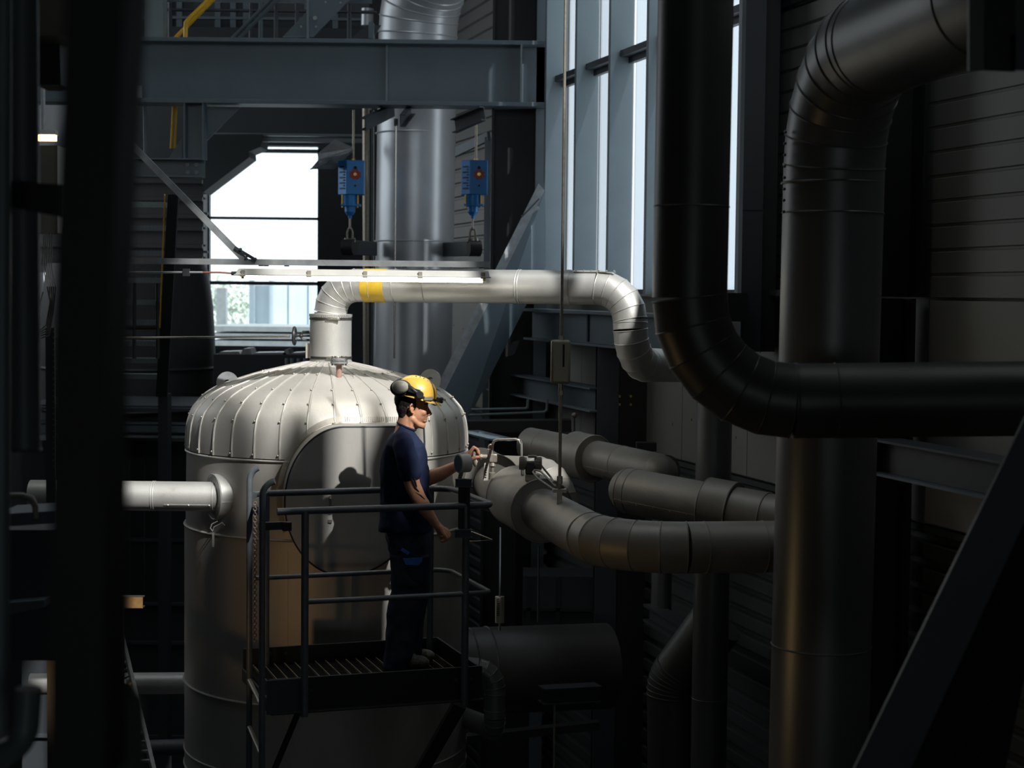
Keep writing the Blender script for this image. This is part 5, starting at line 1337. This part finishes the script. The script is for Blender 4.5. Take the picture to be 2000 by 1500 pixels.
def loft(mb, rings, seg=32, dy=0, pw=2.4):
    """rings: (py, xL, xR, halfdepth[, tilt px]) in photo pixels at the man's distance"""
    vs = []; fs = []
    for rg_ in rings:
        py, xl, xr, hy = rg_[:4]; tilt = rg_[4] if len(rg_) > 4 else 0; ddy = rg_[5] if len(rg_) > 5 else 0
        c = H((xl+xr)/2, py, 0); rx = (xr-xl)/2*U
        for k in range(seg):
            a_ = 2*math.pi*k/seg; ca, sa = math.cos(a_), math.sin(a_)
            x = rx*math.copysign(abs(ca)**(2/pw), ca); y = hy*math.copysign(abs(sa)**(2/pw), sa)
            vs.append(V((c.x+x, MY+dy+ddy+y, c.z - tilt*U*(x/rx if rx else 0))))
    n = len(rings)
    for i in range(n-1):
        for k in range(seg):
            k2 = (k+1) % seg; fs.append((i*seg+k, i*seg+k2, (i+1)*seg+k2, (i+1)*seg+k))
    fs += [tuple(range(seg))[::-1], tuple((n-1)*seg+k for k in range(seg))]
    mb.add(vs, fs)
def ax_tilt(deg):      # x/z axes turned in the picture plane, + tips the front down
    a_ = R(deg); return (V((math.cos(a_), 0, -math.sin(a_))), V((0,1,0)), V((math.sin(a_), 0, math.cos(a_))))
bd = MB()
# head: skull, face, jaw, nose, brow, lips, ears, neck
bd.ball(H(805, 784), (.096, .076, .098), ax_tilt(12), 28, 18)
bd.ball(H(815, 803), (.070, .062, .088), ax_tilt(14), 24, 16)
bd.caps([H(806, 818, -.045), H(818, 829, -.022), H(825, 832, 0)], [.022, .020, .019])
bd.caps([H(806, 818, .045), H(818, 829, .022), H(825, 832, 0)], [.022, .020, .019])
bd.ball(H(816, 818), (.040, .042, .040), None, 18, 12)
bd.ball(H(826.5, 830), (.016, .020, .014), None, 14, 10)
bd.caps([H(832, 793), H(837, 801), H(840.5, 808)], [.009, .0105, .0115]); bd.ball(H(837.5, 810.5, -.012), .0085); bd.ball(H(837.5, 810.5, .012), .0085)
bd.caps([H(827, 789, -.045), H(833, 788, -.022), H(833.5, 790, 0), H(833, 788, .022), H(827, 789, .045)], [.010, .0115, .010, .0115, .010])
bd.caps([H(829, 818, -.020), H(833, 817.5, 0), H(829, 818, .020)], [.006, .0085, .006])
bd.caps([H(828.5, 822.5, -.018), H(832, 822.5, 0), H(828.5, 822.5, .018)], [.006, .0085, .006])
bd.ball(H(831, 813.5), (.011, .026, .012)); 
for k in (-1, 1):
    bd.ball(H(825, 806, k*.037), (.026, .020, .022)); bd.ball(H(829.5, 797.5, k*.030), .0125)
for k in (-1, 1):
    e_ = [H(808, 792, k*.076), H(804.5, 789, k*.086), H(801, 793, k*.090), H(801.5, 800, k*.088), H(804, 806, k*.082), H(807, 807, k*.074)]
    bd.caps(e_, [.005, .006, .0065, .006, .0065, .006], 10); bd.ball(H(805, 799, k*.074), (.010, .006, .020))
bd.caps([H(797, 812), H(791, 838), H(788, 862)], [.058, .060, .075], 24)
bd.caps([H(803, 806, -.05), H(800, 845, -.03)], [.018, .020]); bd.caps([H(803, 806, .05), H(800, 845, .03)], [.018, .020])
bd.ball(H(810, 830), (.03, .03, .03))
# torso and legs under the clothes
loft(bd, [(858, 768, 815, .12), (880, 752, 826, .15), (930, 750, 829, .14), (990, 750, 834, .13), (1040, 752, 836, .14), (1080, 768, 832, .14)])
for k, xs in ((-1, (806, 803, 792)), (1, (812, 812, 806))):
    bd.caps([H(xs[0]-2, 1070, k*.085), H(xs[1], 1165, k*.09), H(xs[2]-6, 1285, k*.09)], [.075, .052, .04], 16)
# near (right) arm hanging
ra = [H(790, 873, -.17), H(797, 915, -.215), H(806, 948, -.222), H(817, 972, -.225), H(831, 995, -.232), H(843, 1012, -.238), H(852, 1024, -.24)]
bd.caps(ra, [.058, .052, .049, .046, .042, .031, .0255], 20)
bd.ball(H(803, 934, -.235), (.045, .038, .062), ax_tilt(-20)); bd.ball(H(826, 984, -.236), (.042, .036, .060), ax_tilt(-35))
# near hand: palm, four curled fingers, thumb
wr = H(852, 1024, -.24)
bd.caps([wr, H(858, 1031, -.243), H(863, 1037, -.245)], [.024, .027, .029], 16)
for i, (kx, ky, dy_, L_) in enumerate(((873, 1035, -.215, 1.0), (873, 1039, -.238, 1.08), (871, 1042.5, -.259, 1.0), (868, 1045.5, -.277, .85))):
    kn = H(kx, ky, dy_); p1_ = H(kx+5*L_, ky+7.5*L_, dy_); p2_ = H(kx-.5, ky+13*L_, dy_+.002); p3_ = H(kx-7*L_, ky+13.5*L_, dy_+.004)
    bd.caps([H(860, 1031, -.243+(dy_+.245)*.4), kn, p1_, p2_, p3_], [.017, .0125, .0105, .0095, .0085], 12)
bd.caps([H(855, 1031, -.215), H(857.5, 1041, -.198), H(862, 1050, -.195), H(868, 1055, -.20)], [.017, .014, .0115, .0095], 12)
# far (left) arm reaching for the handwheel
la = [H(795, 872, .17), H(812, 905, .225), H(829, 938, .235), H(845, 931, .232), H(862, 925, .228), H(885, 913, .222), H(903, 905, .22)]
bd.caps(la, [.058, .050, .047, .048, .044, .034, .029], 20)
bd.ball(H(846, 930, .232), (.062, .042, .046), ax_tilt(-20))
bd.caps([H(903, 905, .22), H(910, 899, .22), H(915, 894, .22)], [.029, .031, .030], 16)
bd.caps([H(907, 911, .22), H(914, 905, .225)], [.020, .018], 12)
fing = [([(913, 892, .200), (918.5, 883, .190), (925, 873.5, .190), (932, 877, .192), (933.5, 884, .196)], [.016, .0115, .0105, .0092, .0085]),
        ([(914, 894, .220), (921, 883, .215), (928, 875.5, .214), (934.5, 880, .216), (935.5, 887, .218)], [.016, .0115, .0102, .0092, .0085]),
        ([(914, 898, .238), (921, 888, .238), (928, 881, .238), (934.5, 886, .240), (935, 893, .242)], [.015, .011, .010, .009, .0083]),
        ([(913, 904, .250), (919, 897, .258), (926, 892, .260), (932, 896, .262), (931.5, 903, .262)], [.014, .010, .0092, .0083, .0076])]
for pts_, rs in fing: bd.caps([H(*p_) for p_ in pts_], rs, 12)
bd.caps([H(906, 902, .195), H(914, 899, .175), H(921, 896.5, .168), H(929, 893, .168), H(937, 892.5, .172)], [.021, .0165, .0125, .0115, .0098], 12)
bd.ball(H(916, 911, .235), (.010, .010, .014))
body = blob('body', bd, 'skin', MAN, .0042, 5)
# thumb nail, eyes
MB().ball(H(937.5, 891.2, .165), (.008, .004, .005)).build('thumbnail', mat('pink_nail', (206, 160, 144), 0, .35), MAN)
for k in (-1, 1): MB().ball(H(830.2, 797.5, k*.030), .0118, seg=16, rg=10).build('eye', mat('eye_white' if k < 0 else 'eye_white_far', (150, 140, 132), 0, .3), MAN)
mb = MB()
for k in (-1, 1): mb.caps([H(829, 790, k*.048), H(834, 788.5, k*.03), H(835, 790, k*.014)], [.004, .0055, .004], 8)
blob('eyebrow', mb, 'hair', MAN, .003, 2)
mb = MB()
mb.ball(H(800, 780), (.096, .081, .094), ax_tilt(10), 24, 16); mb.ball(H(793, 795), (.062, .070, .070), None, 20, 14)
mb.ball(H(790, 808), (.040, .058, .056), None, 20, 14)
for k in (-1, 1): mb.caps([H(808, 782, k*.071), H(810.5, 793, k*.070), H(810, 799, k*.066)], [.012, .010, .006], 10)
blob('hair', mb, 'hair', MAN, .004, 3, .003, 60)
mb = MB()     # tattoo lines on the upper arm
for pts_ in ([(800, 928, -.276), (806, 940, -.279), (811, 952, -.278), (818, 960, -.270)], [(808, 930, -.276), (811, 940, -.276), (814, 950, -.272)], [(812, 962, -.273), (822, 968, -.268), (829, 975, -.262)]):
    mb.caps([H(x, y, d_+.0025) for x, y, d_ in pts_], [.002]+[.0045]*(len(pts_)-2)+[.003], 8)
mb.build('tattoo', 'tattoo', MAN)
# shirt
sh = MB()
loft(sh, [(834, 781, 807, .062, 6), (842, 775, 812, .085, 6), (850, 768, 819, .120, 6), (858, 760, 824, .155, 4), (868, 752, 829, .178, 2), (885, 746, 833, .178), (910, 743, 836, .170), (940, 742, 839, .160),
          (970, 743, 842, .158), (1000, 742, 844, .162), (1020, 740, 843, .168), (1032, 739, 842, .172, -1), (1036, 739, 842, .172, -1)], 40)
sh.caps([H(787, 862, -.11), H(789, 872, -.165), H(794, 893, -.205), H(802, 924, -.218)], [.062, .066, .068, .067], 24)
sh.caps([H(793, 862, .11), H(797, 872, .165), H(806, 893, .20), H(820, 922, .225)], [.062, .066, .066, .064], 24)
blob('shirt', sh, 'shirt', MAN, .0062, 2, .012, 8, (1.3, 1, .9))
MB().ring(H(794, 832.5), (.42, 0, 1), .062, .006, 40, 8).build('collar', 'shirt', MAN)
# trousers
tr = MB()
loft(tr, [(1028, 748, 838, .150), (1060, 757, 841, .165), (1090, 763, 841, .165), (1110, 764, 841, .160)], 36)
loft(tr, [(1080, 763, 841, .085), (1120, 765, 841, .092), (1150, 765, 839, .090), (1180, 758, 836, .088), (1212, 756, 828, .085), (1244, 755, 817, .082), (1276, 752, 808, .080), (1300, 750, 801, .078)], 28, -.085)
loft(tr, [(1080, 770, 839, .08), (1120, 774, 838, .085), (1150, 775, 838, .085), (1200, 776, 829, .075), (1244, 779, 824, .072), (1276, 781, 823, .07), (1288, 783, 822, .068)], 28, .09)
blob('trousers', tr, 'trouser', MAN, .0065, 3, .011, 8, (1, 1, .8))
MB().prism([H(787, 1091, -.185), H(825, 1090, -.185), H(824, 1098, -.185), H(817, 1104, -.185), H(792, 1103, -.185)], (0, .02, 0)).build('pocket_flap', 'patch', MAN, smooth=0)
MB().prism([H(782, 1075, -.182), H(786, 1071, -.182), H(800, 1080, -.182), H(796, 1084, -.182)], (0, .02, 0)).build('pocket_flap', 'patch', MAN, smooth=0)
MB().prism([H(796, 1104, -.181), H(829, 1100, -.181), H(833, 1134, -.179), H(803, 1132, -.179)], (0, .02, 0)).build('pocket', 'trouser', MAN, smooth=0)
# boots
for k, x0_, y0_, dy_ in ((-1, -2, 0, -.09), (1, 10, -14, .10)):
    bt = MB(); zf = zp+.001
    def B(px, zz, yy=0): q = H(px+x0_*.9, 1310, dy_); return V((q.x, MY+dy_+yy, zf+zz))
    bt.ball(B(818, .045), (.075, .048, .042)); bt.ball(B(800, .055), (.07, .043, .052)); bt.ball(B(778, .058), (.07, .042, .056)); bt.ball(B(765, .05), (.042, .040, .05))
    bt.caps([B(772, .06), B(772, .15)], [.05, .048], 16)
    blob('boot', bt, 'boot', MAN, .007, 3, .003, 20)
    so_ = MB(); n_ = 28; pl2 = []
    for i in range(n_):
        a_ = 2*math.pi*i/n_; pl2.append(B(792+44*math.cos(a_), 0, (.052 if math.cos(a_) > 0 else .044)*math.sin(a_)))
    so_.prism(pl2, (0, 0, .022)); so_.build('boot_sole', 'black', MAN, smooth=40)
# hard hat with ear muffs and headlamp
hc = H(812, 771); HA = ax_tilt(14)
def HP(x, y, z): return hc + HA[0]*x + HA[1]*y + HA[2]*z
hat = MB(); vs = []; fs = []; ns, nr_ = 56, 12
for i in range(nr_+1):
    t_ = (math.pi/2)*i/nr_; z_ = .118*math.sin(t_)-.004; rr = math.cos(t_)**.85
    for k in range(ns):
        a_ = 2*math.pi*k/ns; vs.append(HP(.132*rr*math.cos(a_), .108*rr*math.sin(a_), z_ + (.006*max(0, 1-abs(math.sin(a_)*rr*.108)/.014) if True else 0)))
for i in range(nr_):
    for k in range(ns):
        k2 = (k+1) % ns; fs.append((i*ns+k, i*ns+k2, (i+1)*ns+k2, (i+1)*ns+k))
hat.add(vs, fs)
# brim: flares at the front into a peak
vs = []; fs = []
for j in (0, 1, 2):
    for k in range(ns):
        a_ = 2*math.pi*k/ns; fr_ = .72*max(0, math.cos(a_))**1.6
        e_ = (.0, .010+.042*fr_, .010+.042*fr_)[j]; dz = (-.004, -.012-.016*fr_, -.016-.016*fr_)[j]
        vs.append(HP((.132+e_)*math.cos(a_), (.108+e_*.55)*math.sin(a_), dz))
for j in range(2):
    for k in range(ns): k2 = (k+1) % ns; fs.append((j*ns+k, j*ns+k2, (j+1)*ns+k2, (j+1)*ns+k))
for k in range(ns): k2 = (k+1) % ns; fs.append((2*ns+k, 2*ns+k2, k2, k))
hat.add(vs, fs)
HAT = hat.build('hard_hat', 'helmet', MAN, smooth=40)
mb = MB()
for i in range(9):
    t_ = R(48+14*i); mb.ball(HP(.104*math.cos(t_), -.024, .005+.112*math.sin(t_)), .0038, seg=8, rg=6)
mb.build('vent_hole', mat('vent_dark', (120, 92, 20), 0, .6), HAT)
for k in (-1, 1):
    mb = MB(); mb.ball(HP(-.100, k*.112, .030), (.052, .034, .041), ax_tilt(-2), 28, 16); mf = mb.build('ear_muff', 'muff', HAT)
    mb = MB(); mb.ring(HP(-.096, k*.094, .023), (0, 1, 0), .041, .013, 32, 8)
    for v in mb.v: q = v-HP(-.096, k*.088, .023); v.x += q.x*.24
    mb.tube([HP(-.055, k*.108, .050), HP(-.02, k*.122, .035), HP(.02, k*.122, .018)], [.012, .014, .012], 10)
    mb.box(HP(-.01, k*.122, .030), .075, .016, .030, HA); mb.cyl(HP(.030, k*.112, .016), HP(.030, k*.134, .016), .023, 18)
    mb.build('muff_arm', 'darkpl', HAT, bevel=.002)
mb = MB(); pts_ = []
for k in range(57):
    a_ = 2*math.pi*k/56; pts_.append(HP((.137)*math.cos(a_), (.113)*math.sin(a_), .006-.010*math.cos(a_)))
for i in range(56): mb.bar(pts_[i], pts_[i+1], .004, .018, HA[2])
mb.build('lamp_strap', 'darkpl', HAT)
mb = MB(); mb.box(HP(.085, -.098, .004), .06, .014, .026, (V((.88,.47,0)), V((-.47,.88,0)), HA[2])); mb.build('strap_buckle', 'greypl', HAT, bevel=.003)
mb = MB(); mb.box(HP(.143, 0, .006), .026, .050, .030, HA); mb.cyl(HP(.152, 0, .008), HP(.172, 0, .008), .020, 20); mb.build('headlamp', 'darkpl', HAT, bevel=.004)
mb = MB(); mb.cyl(HP(.170, 0, .008), HP(.176, 0, .008), .019, 20); mb.build('headlamp_lens', 'chrome', HAT)
mb = MB(); mb.caps([HP(.118, -.085, -.022), HP(.135, -.055, -.026)], [.007, .007], 8); mb.build('goggle_edge', 'chrome', HAT)
